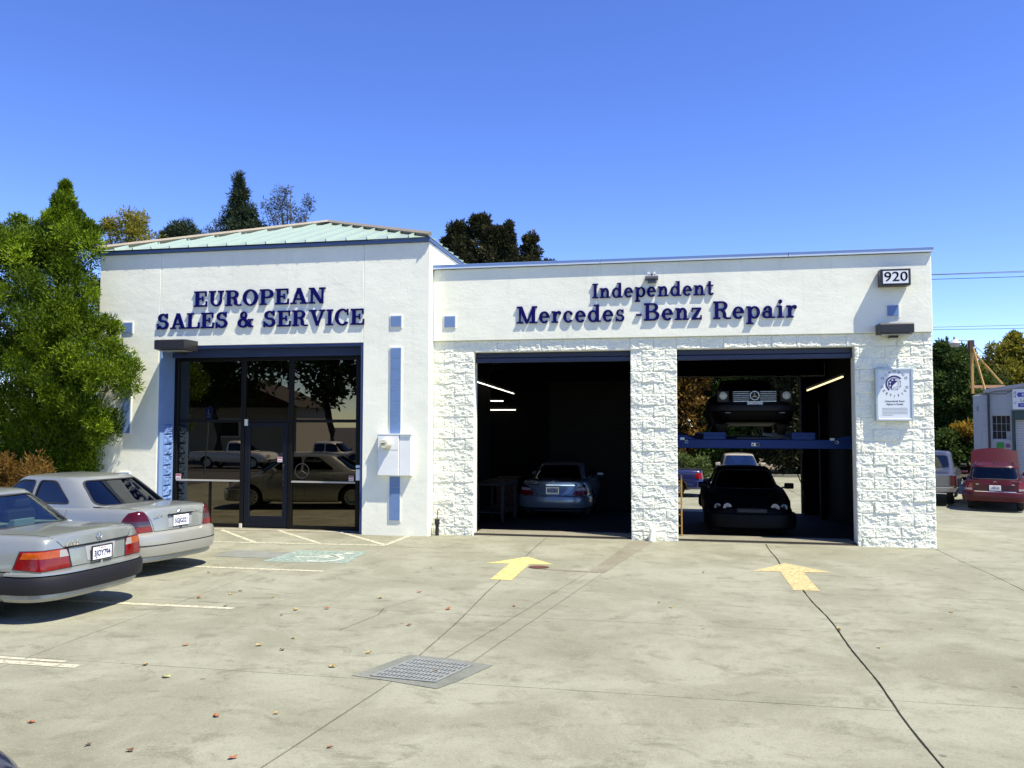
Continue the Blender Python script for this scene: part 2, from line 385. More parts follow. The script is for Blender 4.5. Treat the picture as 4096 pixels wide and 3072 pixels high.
# ------------------------------------------------------------------ slab-serif lettering
def rc(a, b, c, d): return [(a, b), (c, b), (c, d), (a, d)]
def band(cx, cy, rx, ry, tx, ty, a0=0., a1=360., n=28):
    A = [R_(a0 + (a1 - a0) * i / n) for i in range(n + 1)]
    return [(cx + rx * math.cos(a), cy + ry * math.sin(a)) for a in A] + [(cx + (rx - tx) * math.cos(a), cy + (ry - ty) * math.sin(a)) for a in A[::-1]]
def ell(cx, cy, rx, ry, n=26): return [(cx + rx * math.cos(2 * math.pi * i / n), cy + ry * math.sin(2 * math.pi * i / n)) for i in range(n)]
def circ(cx, cy, r): return ell(cx, cy, r, r, 14)
S_ = lambda k, w: [[(x * w, y * k) for x, y in q] for q in (band(.42, .73, .34, .285, .19, .115, 15, 272), band(.42, .285, .38, .3, .2, .125, -165, 92), rc(.64, .68, .735, 1.01), rc(.03, -.01, .125, .36))]
GL = {
 'E': (.88, [rc(.1, 0, .31, 1), rc(0, .9, .82, 1), rc(0, 0, .86, .105), rc(.73, .66, .82, 1), rc(.77, 0, .86, .36), rc(.25, .46, .6, .555), rc(.52, .35, .6, .67)], []),
 'U': (1.0, [rc(.12, .36, .33, 1), rc(0, .905, .45, 1), rc(.73, .36, .85, 1), rc(.59, .905, .98, 1), band(.485, .37, .365, .38, .17, .12, 180, 360)], []),
 'R': (1.02, [rc(.1, 0, .31, 1), rc(0, 0, .42, .095), rc(0, .905, .55, 1), band(.5, .74, .34, .26, .2, .1, -90, 90), rc(.25, .48, .52, .57), rc(.25, .9, .52, 1), band(.46, .24, .3, .3, .2, .11, 0, 95), rc(.56, .08, .76, .25), band(.86, .16, .3, .17, .2, .1, 180, 270), rc(.84, 0, 1.02, .09)], []),
 'O': (1.0, [ell(.49, .5, .49, .53)], [ell(.49, .5, .27, .42)]),
 'P': (.9, [rc(.1, 0, .31, 1), rc(0, 0, .44, .095), rc(0, .905, .55, 1), band(.5, .71, .37, .29, .21, .105, -90, 90), rc(.25, .42, .52, .52), rc(.25, .9, .52, 1)], []),
 'A': (1.04, [[(.1, .04), (.22, .04), (.56, .96), (.42, 1.01)], [(.38, 1.01), (.62, 1.01), (.98, .04), (.74, .04)], rc(.27, .26, .74, .355), rc(-.02, 0, .36, .095), rc(.6, 0, 1.06, .095)], []),
 'N': (1.06, [rc(.13, 0, .24, 1), rc(.8, 0, .91, 1), [(.04, 1), (.34, 1), (.91, 0), (.7, 0)], rc(0, .905, .34, 1), rc(0, 0, .39, .095), rc(.64, .905, 1.04, 1)], []),
 'S': (.86, S_(1, 1.02), []),
 'L': (.88, [rc(.1, 0, .31, 1), rc(0, .905, .46, 1), rc(0, 0, .86, .105), rc(.76, 0, .86, .4)], []),
 'V': (1.0, [[(.08, .95), (.32, .95), (.62, -.01), (.44, -.01)], [(.46, -.01), (.58, -.01), (.92, .95), (.79, .95)], rc(-.03, .905, .44, 1), rc(.64, .905, 1.03, 1)], []),
 'I': (.44, [rc(.11, 0, .32, 1), rc(0, 0, .43, .095), rc(0, .905, .43, 1)], []),
 'C': (.92, [band(.49, .5, .48, .53, .22, .115, 42, 322), rc(.78, .62, .87, 1.01)], []),
 '&': (1.06, [band(.4, .76, .235, .255, .13, .09), band(.36, .27, .36, .29, .2, .11, 40, 372), [(.2, .72), (.42, .7), (1.0, .09), (.98, 0), (.76, 0)], [(.62, .1), (.72, .04), (.92, .46), (.82, .46)], rc(.68, .44, 1.04, .53), rc(.88, 0, 1.05, .09)], []),
 'M': (1.3, [rc(.14, 0, .25, 1), rc(.94, 0, 1.15, 1), [(.06, 1), (.34, 1), (.72, .06), (.56, .0)], [(1.0, 1), (1.1, 1), (.7, 0), (.58, 0)], rc(0, 0, .4, .095), rc(.8, 0, 1.28, .095), rc(0, .905, .34, 1), rc(.98, .905, 1.28, 1)], []),
 'B': (.96, [rc(.1, 0, .31, 1), rc(0, 0, .55, .1), rc(0, .9, .55, 1), band(.52, .755, .33, .245, .2, .1, -90, 90), band(.54, .28, .39, .28, .22, .105, -90, 90), rc(.25, .47, .56, .56)], []),
 'I_': None,
 'z': (.68, [rc(.05, .585, .62, .68), rc(.03, 0, .64, .1), [(.42, .6), (.63, .6), (.26, .08), (.04, .08)], rc(.05, .45, .13, .68), rc(.56, 0, .645, .25)], []),
 'n': (.82, [rc(.1, 0, .29, .66), rc(0, 0, .39, .09), rc(0, .59, .24, .68), band(.44, .41, .26, .285, .19, .11, 0, 180), rc(.51, 0, .7, .42), rc(.43, 0, .8, .09)], []),
 'd': (.8, [ell(.32, .335, .32, .35), rc(.5, 0, .69, 1.0), rc(.38, .915, .6, 1.0), rc(.6, 0, .79, .09)], [ell(.33, .335, .145, .25)]),
 'e': (.68, [band(.33, .335, .33, .35, .19, .1, -2, 318), rc(.13, .31, .655, .4)], []),
 'p': (.8, [ell(.47, .335, .32, .35), rc(.1, -.32, .29, .66), rc(0, -.32, .41, -.23), rc(0, .59, .24, .68)], [ell(.46, .335, .145, .25)]),
 't': (.54, [rc(.13, .15, .32, .93), rc(0, .595, .49, .68), band(.33, .18, .2, .19, .19, .1, 180, 345)], []),
 'r': (.62, [rc(.1, 0, .29, .66), rc(0, 0, .42, .09), rc(0, .59, .24, .68), band(.45, .41, .24, .28, .12, .11, 60, 180), circ(.5, .57, .1)], []),
 'c': (.64, [band(.33, .335, .33, .35, .19, .1, 52, 322), circ(.5, .52, .095)], []),
 's': (.6, S_(.68, .68), []),
 'a': (.74, [rc(.38, 0, .57, .46), band(.33, .45, .24, .235, .19, .1, 0, 150), circ(.16, .5, .09), ell(.26, .2, .26, .21), rc(.5, 0, .73, .09)], [ell(.28, .2, .11, .12)]),
 'i': (.42, [rc(.1, 0, .29, .66), rc(0, 0, .4, .09), rc(0, .59, .24, .68), circ(.19, .9, .115)], []),
 '-': (.4, [rc(.02, .29, .36, .4)], []),
}
NEGSAFE = {'d': [rc(.5, 0, .69, 1.0)], 'p': [rc(.1, -.32, .29, .66)], 'a': [rc(.38, 0, .57, .46)]}
def glyph(ch):
    adv, pos, neg = GL[ch]; co_, fs = [], []
    ccw = lambda q: q if sum(a[0] * b[1] - b[0] * a[1] for a, b in zip(q, list(q[1:]) + [q[0]])) > 0 else q[::-1]
    for q in map(ccw, pos + neg): fs.append(list(range(len(co_), len(co_) + len(q)))); co_ += [Vector(p) for p in q]
    r = delaunay_2d_cdt(co_, [], fs, 1, 1e-5)
    keep = []; np_ = len(pos); safe = NEGSAFE.get(ch, [])
    for f, o in zip(r[2], r[5]):
        s = set(o); hole = any(i >= np_ for i in s)
        if hole and safe:
            c = sum((r[0][i] for i in f), Vector((0, 0))) / len(f); x0, y0 = safe[0][0]; x1, y1 = safe[0][2]
            if x0 < c.x < x1 and y0 < c.y < y1: hole = False
        if any(i < np_ for i in s) and not hole: keep.append(tuple(f))
    return adv, [tuple(v) for v in r[0]], keep
GC = {}
def lettering(word, x0, x1, z0, cap, yf, yb, m, parent, track=.10, sp=.5):
    adv = []
    for ch in word:
        if ch != ' ' and ch not in GC: GC[ch] = glyph(ch)
        adv.append(sp if ch == ' ' else GC[ch][0])
    tot = sum(adv) + track * (len(word) - 1); sx = (x1 - x0) / tot; x = x0
    for ch, a in zip(word, adv):
        if ch != ' ':
            _, v, f = GC[ch]; cnt = {}
            for t in f:
                for i in range(3): cnt[(t[i], t[(i + 1) % 3])] = 1
            n = len(v); V = [(x + p[0] * sx, yf, z0 + p[1] * cap) for p in v] + [(x + p[0] * sx, yb, z0 + p[1] * cap) for p in v]
            Fc = list(f) + [tuple(n + i for i in reversed(t)) for t in f] + [(b, a_, a_ + n, b + n) for (a_, b) in cnt if (b, a_) not in cnt]
            mesh_obj('letter', V, Fc, m, parent)
        x += (a + track) * sx

# ------------------------------------------------------------------ the building
bld = thing('repair_shop_building', 'white single-storey car repair shop with blue entry recess and two open service bays', 'building', (-8.68, 0, 0))
EY = -.30                                   # front of the entry wing
# repair wing: core walls behind the blocks
PIERS = [(-8.68, -7.90), (-5.02, -4.20), (-1.235, 0.0)]
HB, HO, HT = 3.60, 3.385, 4.95
core = B()
for a, b in PIERS: core.box(a + .004, .010, -.5, b - .012, .30, HO)
core.box(-8.676, .010, HO, -.012, .30, HB)
core.obj('masonry_core', MORTAR, bld)
# split-face blocks, each its own object; rough faces in a few cast variants
CH = .2032; CL = .4064
BM = {}
def block_mesh(w, h, k):
    key = (round(w, 3), round(h, 3), k)
    if key in BM: return BM[key]
    nx, nz = max(6, int(w / .0165)), max(5, int(h / .0165)); sd = Vector((k * 7.31 + w * 13, k * 3.17, k * 1.9))
    V, Fc = [], []
    for j in range(nz + 1):
        for i in range(nx + 1):
            u, v = i / nx, j / nz; x, z = u * (w - .005) + .0025, v * (h - .005) + .0025
            e = min(min(x, w - x), min(z, h - z)); ed = min(1, e / .015)
            p = Vector((x * 9, z * 13, 0)) + sd
            d = .006 + .0105 * noise.fractal(p, .6, 2.3, 5) + .006 * abs(noise.noise(p * 3.1)) + .009 * noise.noise(p * .4)
            d += .0035 * (noise.cell(p * 2.6 + Vector((noise.noise(p * 3), noise.noise(p * 3 + sd), 0))) - .5)
            V.append((x + random.uniform(-.003, .003) * (ed > .5), .018 - (max(.0, .016 + d)) * (.64 + .36 * ed), z))
    n = (nx + 1) * (nz + 1)
    for j in range(nz):
        for i in range(nx):
            a = j * (nx + 1) + i; Fc.append((a, a + 1, a + nx + 2, a + nx + 1))
    rim = [i for i in range(nx + 1)] + [(j) * (nx + 1) + nx for j in range(1, nz + 1)] + [nz * (nx + 1) + i for i in range(nx - 1, -1, -1)] + [j * (nx + 1) for j in range(nz - 1, 0, -1)]
    back = len(V); V += [(V[i][0], .05, V[i][2]) for i in rim]; m = len(rim)
    Fc += [(rim[(i + 1) % m], rim[i], back + i, back + (i + 1) % m) for i in range(m)]
    me = bpy.data.meshes.new('concrete_block'); me.from_pydata(V, [], Fc); me.materials.append(BLOCK); me.update(); BM[key] = me
    return me
def lay(a, b, zt, zb, off):
    xs_ = [a]; x = -8.68 + off
    while x < b + .5:
        if a + .07 < x < b - .07: xs_.append(x)
        x += CL
    xs_.append(b)
    for p, q in zip(xs_, xs_[1:]):
        w = q - p
        k = random.randrange(8) if abs(w - CL) < .002 else random.randrange(3)
        o = link('concrete_block', block_mesh(w, zt - zb, k), bld)
        o.location = Vector((p, random.uniform(-.010, .009), zb)) - org(bld)
for r in range(18):
    zt = HB - r * CH; zb = max(zt - CH, -.03); off = 0 if r % 2 == 0 else CL / 2
    if r == 0: lay(-8.68, 0, zt, HO, off)
    else:
        if r == 1: zt = HO
        for a, b in PIERS: lay(a, b, zt, zb, off)
# stucco band over the blocks, coping
B().box(-8.675, -.045, HB + .003, .0, .30, HT).obj('stucco_band', WHITE, bld, bevel=.008)
for a, b in ((-8.72, -5.55), (-5.546, -2.30), (-2.296, .035)):
    c = B(); c.box(a, -.085, HT + .012, b, .36, HT + .085); c.obj('coping', STEELB, bld, bevel=.006)
    B().box(a + .003, -.098, HT + .002, b - .003, -.07, HT + .0285).obj('drip_edge', mat('pale_steel_edge', (.50, .58, .66), .35), bld)
# side, back and roof of the wing
YB = 8.0
w = B(); w.box(-.30, .302, -.6, -.015, YB, HT); w.box(-8.66, .302, 3.62, -8.45, YB, HT)
w.box(-8.66, .302, -.6, -8.56, 4.3, 3.61)
w.box(-8.44, YB - .25, -.6, -4.45, YB - .003, HT); w.box(-4.45, YB - .25, 3.33, -.30, YB - .003, HT); w.box(-.90, YB - .25, -.6, -.302, YB - .003, 3.33)
w.obj('side_and_back_walls', [WHITE], bld)
li = B(); li.box(-.312, .31, -.6, -.302, YB - .27, 4.4); li.box(-8.55, .31, -.6, -8.54, 4.32, 4.4); li.box(-8.55, 4.33, 3.55, -8.44, YB - .28, 4.4); li.box(-12.6, YB - .275, -.6, -4.46, YB - .255, 4.3); li.box(-12.62, 4.2, -.6, -12.6, YB - .28, 3.5); li.box(-12.6, 4.2, -.6, -8.66, 4.22, 3.5); li.box(-12.6, 4.22, 3.48, -8.56, YB - .28, 3.5); li.box(-12.6, 4.22, -.5, -8.56, YB - .28, -.3); li.box(-.895, YB - .275, -.6, -.315, YB - .255, 3.3)
li.quad((-8.53, .32, 4.38), (-.32, .32, 4.38), (-.32, YB - .3, 4.12), (-8.53, YB - .3, 4.12)); li.box(-4.45, YB - .275, 3.34, -.33, YB - .255, 4.1)
li.box(-.915, YB - .252, -.5, -.901, YB, 3.32); li.box(-4.449, YB - .252, -.5, -4.435, YB, 3.32); li.box(-4.43, YB - .252, 3.315, -.92, YB, 3.328); li.box(-.899, YB - .0025, -.5, -.31, YB + .004, 3.4)  # dark strips added over the white back door jambs to take away their brightness
li.obj('darkened_lining', INT, bld)
B().box(-8.39, .31, 4.55, -.31, YB - .26, 4.7).obj('flat_roof', mat('roof_membrane', (.3, .3, .3), .8), bld)
fl = B(); fl.quad((-8.55, .06, .035), (-.3, .06, .035), (-.3, .5, .03), (-8.55, .5, .03)); fl.quad((-8.55, .5, .03), (-.3, .5, .03), (-.3, YB, gz(YB)), (-8.55, YB, gz(YB)))
fl.quad((-7.9, -.02, -.004), (-5.02, -.02, -.004), (-5.02, .06, .035), (-7.9, .06, .035)); fl.quad((-4.2, -.02, -.004), (-1.24, -.02, -.004), (-1.24, .06, .035), (-4.2, .06, .035))
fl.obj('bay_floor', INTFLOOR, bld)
for a, b in ((-7.9, -5.02), (-4.2, -1.24)):
    B().quad((a, -.03, -.003), (b, -.03, -.003), (b, .10, .038), (a, .10, .038)).quad((a, .10, .038), (b, .10, .038), (b, .62, .037), (a, .62, .037)).obj('bay_threshold', CONC2, bld)
    B().box(a + .003, .14, HO - .185, b - .003, .29, HO - .105).obj('rolling_door_bottom_bar', mat('navy_door_paint', (.018, .030, .075), .45), bld, bevel=.008)
    B().box(a + .003, .17, HO - .10, b - .003, .29, HO - .003).obj('rolling_door_hood', mat('navy_door_paint', (.018, .030, .075), .45), bld, bevel=.01)
# closed roll-up door at the back of the left bay
for k in range(30): B().box(-7.6, YB - .30, gz(YB) + k * .118 + .004, -4.62, YB - .28, gz(YB) + k * .118 + .112).obj('door_slat', mat('brown_door_slat', (.012, .010, .009), .6, spec=.2), bld)

# entry wing, three stucco panels with control joints between them
EL, ER, DL, DR, DT, ET = -15.58, -8.685, -14.22, -9.97, 3.575, 5.43
B().box(EL, EY, -.3, DL - .004, .16, ET).obj('stucco_panel', WHITE, bld, bevel=.006)
B().box(DR + .004, EY, -.3, ER, .16, ET).obj('stucco_panel', WHITE, bld, bevel=.006)
B().box(DL, EY, DT, DR, .16, ET).obj('stucco_panel', WHITE, bld, bevel=.006)
B().box(DL - .02, EY + .012, DT + .03, DL + .02, .1, ET - .01).box(DR - .02, EY + .012, DT + .03, DR + .02, .1, ET - .01).obj('control_joint', mat('joint_caulk', (.55, .56, .54), .8), bld)
ew = B(); ew.box(EL + .002, .162, -.5, EL + .28, 9.4, ET); ew.box(ER - .28, .162, -.5, ER - .002, 4.15, ET); ew.box(ER - .28, 4.152, 3.62, ER - .002, 9.4, ET); ew.box(EL + .281, 9.1, -.5, ER - .281, 9.398, ET); ew.obj('entry_side_walls', WHITE, bld)
# blue recess lining
jl = B(); jl.box(DL + .002, EY + .012, 0, DL + .045, .26, DT - .003); jl.obj('recess_jamb', mat('sunlit_blue_stucco', (.18, .29, .50), .75, var=.1, bump=.25, bs=30), bld)  # same recess blue in its lit tone, sunlight put into the colour
B().box(DR - .045, EY + .012, 0, DR - .002, .26, DT - .003).obj('recess_jamb', SHADEBLUE, bld)
B().box(DL + .046, EY + .012, DT - .05, DR - .046, .26, DT - .003).obj('recess_soffit', SHADEBLUE, bld)
B().box(DL + .046, .06, DT - .20, DR - .046, .26, DT - .051).obj('recess_header', SHADEBLUE, bld, bevel=.006)
jb = B()
for k in range(10):                                       # split-face strip of the left jamb
    nz_, ny_ = 9, 7; n0 = len(jb.v); z0 = k * CH + .01
    for j in range(nz_ + 1):
        for i in range(ny_ + 1):
            y = -.17 + .26 * i / ny_; z = z0 + (CH - .008) * j / nz_; p = Vector((y * 14, z * 14, 3.3)); e = min(i, ny_ - i, j, nz_ - j)
            jb.v.append((DL + .047 + (.012 + max(0, .02 + .03 * noise.fractal(p, .8, 2.2, 4))) * (1 if e else .1), y, z))
    for j in range(nz_):
        for i in range(ny_):
            a = n0 + j * (ny_ + 1) + i; jb.f.append((a, a + ny_ + 1, a + ny_ + 2, a + 1))
jb.obj('split_face_strip', mat('blue_block_paint', (.12, .21, .42), .8, bump=.6, bs=60), bld)
# storefront glazing at y = .2
GY = .20
FR = lambda *c: B().box(*c)
gx = [(-14.17, -14.09), (-12.70, -12.62), (-11.68, -11.60), (-10.28, -10.20)]
fb = B()
for a, b in gx: fb.box(a, GY - .05, .0, b, GY + .05, 3.37)
for a, b in zip(gx, gx[1:]): fb.box(a[1], GY - .045, 2.075, b[0], GY + .045, 2.135); fb.box(a[1], GY - .045, 3.30, b[0], GY + .045, 3.37)
fb.box(-14.09, GY - .045, 0, -12.70, GY + .045, .07); fb.box(-11.60, GY - .045, 0, -10.28, GY + .045, .07)
fr_ = fb.obj('storefront_frame', DBRONZE, bld, bevel=.004)
for a, b in ((-14.09, -12.70), (-11.60, -10.28)): B().box(a, GY - .055, .905, b, GY + .02, .935).obj('mid_rail', mat('bright_rail_cap', (.62, .6, .54), .3, metal=.5), bld)
B().box(-13.38, GY - .03, .07, -13.345, GY + .03, .905).obj('mid_post', DBRONZE, bld)
TG = glass('tinted_storefront_glass', (.08, .072, .06), .10, .0, (.95, .82, .62))
def pane(x0, z0, x1, z1, y=GY): return B().box(x0, y - .004, z0, x1, y + .004, z1).obj('window_pane', TG, bld)
for x0, x1 in ((-14.09, -12.70), (-11.60, -10.28)):
    pane(x0, 2.135, x1, 3.30); pane(x0, .935, x1, 2.075)
pane(-14.09, .07, -13.38, .905); pane(-13.345, .07, -12.70, .905); pane(-11.60, .07, -10.28, .905); pane(-12.62, 2.135, -11.68, 3.30)
dr_ = B(); dr_.box(-12.61, GY - .04, .02, -12.50, GY + .03, 2.07); dr_.box(-11.80, GY - .04, .02, -11.69, GY + .03, 2.07); dr_.box(-12.50, GY - .04, .02, -11.80, GY + .03, .24); dr_.box(-12.50, GY - .04, 1.98, -11.80, GY + .03, 2.07)
door = dr_.obj('entry_door', mat('blue_black_door_frame', (.007, .009, .016), .4, spec=.2), bld, bevel=.006)
B().box(-12.50, GY - .012, .24, -11.80, GY - .004, 1.98).obj('door_glass', TG, door)
hd = B().tube([(-11.755, GY - .05, 1.25), (-11.755, GY - .09, 1.25), (-11.755, GY - .09, .85), (-11.755, GY - .05, .85)], .012, 8); hd.obj('door_handle', DARKB, door, smooth=True)
B().box(-12.60, GY - .075, 2.01, -12.54, GY - .045, 2.14).obj('door_closer', mat('pale_plastic', (.7, .68, .55), .5), bld)
B().box(-12.68, GY - .08, .0, -12.63, GY - .052, .085).obj('door_stop', mat('pale_plastic', (.7, .68, .55), .5), bld)
# dark shop interior behind the glass
ib = B(); ib.quad((-14.19, .27, 0.002), (-10.1, .27, .002), (-10.1, 4, .002), (-14.19, 4, .002)); ib.quad((-14.19, 4, 0), (-10.1, 4, 0), (-10.1, 4, 3.5), (-14.19, 4, 3.5)); ib.quad((-14.19, .27, 0), (-14.19, 4, 0), (-14.19, 4, 3.5), (-14.19, .27, 3.5)); ib.quad((-10.1, .27, 0), (-10.1, .27, 3.5), (-10.1, 4, 3.5), (-10.1, 4, 0)); ib.quad((-14.19, .27, 3.5), (-14.19, 4, 3.5), (-10.1, 4, 3.5), (-10.1, .27, 3.5))
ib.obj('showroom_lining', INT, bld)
B().box(DL + .05, EY + .02, -.02, DR - .05, 4, .0015).obj('entry_floor', CONC2, bld)
# stickers on the glass
red = mat('sticker_red', (.45, .03, .05), .5); stw = mat('sticker_white', (.75, .68, .70), .5)
for x, z, s in ((-14.04, .985, .115), (-11.845, 1.35, .10), (-10.36, 1.0, .10)):
    t = B().box(x - s / 2, GY - .0525, z - s / 2, x + s / 2, GY - .051, z + s / 2).obj('window_sticker', stw, bld)
    B().box(x - s * .45, GY - .0545, z + s * .18, x + s * .45, GY - .053, z + s * .42).box(x - s * .35, GY - .0545, z - s * .3, x + s * .35, GY - .053, z - s * .18).obj('sticker_print', red, t)
sb = B().lathe([(.135, -.006), (.15, -.006), (.15, -.010), (.135, -.010), (.135, -.006)], (-11.40, GY - .0, 1.13), 'y', 32)
for a in (90, 210, 330): sb.cyl((-11.40, GY - .008, 1.13), (-11.40 + .14 * math.cos(R_(a)), GY - .008, 1.13 + .14 * math.sin(R_(a))), .008, 6, .003)
sb.obj('star_decal', mat('frosted_decal', (.030, .030, .028), .6), bld)
# blue tiles: one by one
def tiles(x0, x1, zs, y, rimw=.018):
    B().box(x0 - rimw, y - .016, min(zs) - rimw, x1 + rimw, y + .02, max(zs) + (zs[1] - zs[0]) + rimw if len(zs) > 1 else max(zs) + (x1 - x0) + rimw).obj('tile_surround', MORTAR, bld)
    for z in zs:
        h = (zs[1] - zs[0]) if len(zs) > 1 else (x1 - x0)
        B().box(x0, y - .024, z + .002, x1, y, z + h - .002).obj('tile', TILE, bld, bevel=.003)
tl = [.28 + i * .2008 for i in range(4)] ; th = [1.856 + i * .2008 for i in range(8)]
for x0 in (-9.42, -15.02):
    tiles(x0, x0 + .2, tl, EY); tiles(x0, x0 + .2, th, EY); tiles(x0, x0 + .2, [3.86], EY)
tiles(-8.46, -8.255, [3.86], -.045); tiles(-.71, -.53, [3.885], -.045)
# hip roof of sea-green standing seam metal
AP = Vector((-12.13, 2.95, 6.72)); EZ = 5.505; x0, x1, y0 = EL - .04, ER + .03, EY - .06
B().box(x0, y0, ET + .004, x1, 9.45, EZ - .012).obj('roof_fascia', mat('navy_fascia', (.07, .12, .26), .5), bld, bevel=.006)
ridge = [AP, Vector((AP.x, 6.2, AP.z))]
def slope_panels(e0, e1, f, nrm_out, name='roof_panel', pitch=.40):
    """panels of one slope: f(t)-> top point for eave parameter t in metres"""
    L_ = (e1 - e0).length; d = (e1 - e0).normalized(); n = int(round(L_ / pitch)); seams = B()
    for k in range(n):
        a, b = L_ * k / n, L_ * (k + 1) / n; pa, pb = e0 + d * a, e0 + d * b; qa, qb = f(a), f(b)
        v = [pa, pb, qb, qa]; up = (pb - pa).cross(qa - pa if (qa - pa).length > .05 else qb - pb).normalized(); up = up if up.z > 0 else -up
        B().quad(*[p for p in v]).quad(*[p - up * .012 for p in v][::-1]).obj(name, GREENR, bld)
        if k and (qa - pa).length > .1:
            s0, s1, wd = pa + up * .001, qa + up * .001, d * .011
            n0 = len(seams.v); seams.v += [tuple(s + e) for s in (s0, s1) for e in (-wd, wd, wd * .8 + up * .045, -wd * .8 + up * .045)]
            seams.f += [tuple(n0 + i for i in q) for q in ((0, 1, 2, 3), (4, 7, 6, 5), (0, 4, 5, 1), (1, 5, 6, 2), (2, 6, 7, 3), (3, 7, 4, 0))]
    tag(seams.obj('standing_seams', mat('pale_seam_metal', (.38, .48, .41), .4), bld), kind='stuff')
fl_, frr = Vector((x0, y0 - .03, EZ)), Vector((x1, y0 - .03, EZ)); bl_, br_ = Vector((x0, 9.4, EZ)), Vector((x1, 9.4, EZ))
hw = (x1 - x0) / 2
slope_panels(fl_, frr, lambda t: fl_.lerp(AP, t / (AP.x - x0)) if t <= AP.x - x0 else AP.lerp(frr, (t - (AP.x - x0)) / (x1 - AP.x)), 0)
yl = 9.4 - (y0 - .03)
def side_top(sgn):
    def f(t):
        y = y0 - .03 + t
        if y < AP.y: return (fl_ if sgn < 0 else frr).lerp(AP, t / (AP.y - y0 + .03))
        if y > 6.2: return ridge[1].lerp(bl_ if sgn < 0 else br_, (y - 6.2) / (9.4 - 6.2))
        return Vector((AP.x, y, AP.z))
    return f
slope_panels(fl_, bl_, side_top(-1), 0); slope_panels(frr, br_, side_top(1), 0)
cp = B()
for a, b in ((fl_ + Vector((-.1, 0, .0)), AP), (frr, AP), (AP, ridge[1])): cp.tube([a + Vector((0, 0, .05)), b + Vector((0, 0, .05))], .05, 4)
cp.obj('ridge_cap', TRIMTAN, bld)

# ------------------------------------------------------------------ signs and fittings on the walls
sg = thing('wall_lettering', 'raised navy slab-serif letters reading EUROPEAN SALES & SERVICE above the glass entry', 'sign', (-12.1, EY, 4.2))
lettering('EUROPEAN', -13.47, -10.72, 4.335, .305, EY - .034, EY - .006, NAVY, sg)
lettering('SALES & SERVICE', -14.27, -9.94, 3.91, .305, EY - .034, EY - .006, NAVY, sg, sp=.45)
sg = thing('wall_lettering', 'raised navy letters reading Independent Mercedes -Benz Repair over the service bays', 'sign', (-4.7, -.045, 4.2))
lettering('Independent', -5.69, -3.55, 4.325, .265, -.08, -.051, NAVY, sg, sp=.4)
lettering('Mercedes -Benz Repair', -7.08, -2.16, 3.895, .315, -.08, -.051, NAVY, sg, sp=.42)

nb = thing('street_number_box', 'black framed white lightbox showing the street number 920', 'sign', (-.61, -.1, 4.5))
B().box(-.85, -.235, 4.375, -.375, -.052, 4.655).obj('housing', DARKB, nb, bevel=.006)
B().box(-.81, -.242, 4.41, -.415, -.236, 4.62).obj('face_panel', mat('lightbox_white', (.72, .74, .74), .4), nb)
text('digits', '920', .225, mat('digit_black', (.006, .006, .006), .5), nb, facing((-.612, -.2435, 4.515)), .001, 1.12)
text('digit_weight', '920', .225, MATS['digit_black'], nb, facing((-.606, -.2435, 4.517)), .001, 1.12)

def floodlight(label, x0, x1, z0, z1, yw, dep, lens=True):
    t = thing('wall_floodlight', label, 'lamp', ((x0 + x1) / 2, yw, z0), 0, 'bronze floodlights fixed to the front wall')
    B().prism([(yw, z0), (yw - dep * .5, z0 - .01), (yw - dep, z0 + .015), (yw - dep, z1 - .015), (yw - dep * .9, z1), (yw, z1)], x0, x1, 'x').obj('housing', DARKB, t, bevel=.006)
    if lens: B().box(x0 + .05, yw - dep * .8, z0 - .016, x1 - .05, yw - dep * .25, z0 - .002).obj('lens', mat('lamp_lens', (.35, .34, .3), .3), t)
    B().box((x0 + x1) / 2 - .07, yw - .1, z0 - .05, (x0 + x1) / 2 + .07, yw - .002, z0 - .018).obj('bracket', DARKB, t)
    return t
floodlight('broad dark bronze floodlight over the left corner of the entry recess', -14.02, -13.38, 3.46, 3.66, EY, .46)
floodlight('dark bronze floodlight on the right pier below the blue tile', -.90, -.37, 3.56, 3.735, -.05, .30)
t = floodlight('small grey lamp bar above the word Independent', -4.745, -4.515, 4.62, 4.69, -.05, .13, False)
for ch_ in t.children: ch_.data.materials[0] = mat('grey_blue_lamp_metal', (.10, .11, .14), .5)
cb = B(); 
for dx in (-.05, .05): cb.cyl((-4.63 + dx, -.10, 4.725), (-4.63 + dx, -.16, 4.735), .02, 10, .026)
cb.obj('spot_head', mat('aged_white_plastic', (.55, .55, .52), .5), t, smooth=True, angle=40)
B().cyl((-4.63, -.11, 4.69), (-4.63, -.11, 4.725), .016, 8).obj('spot_stem', DARKB, t)

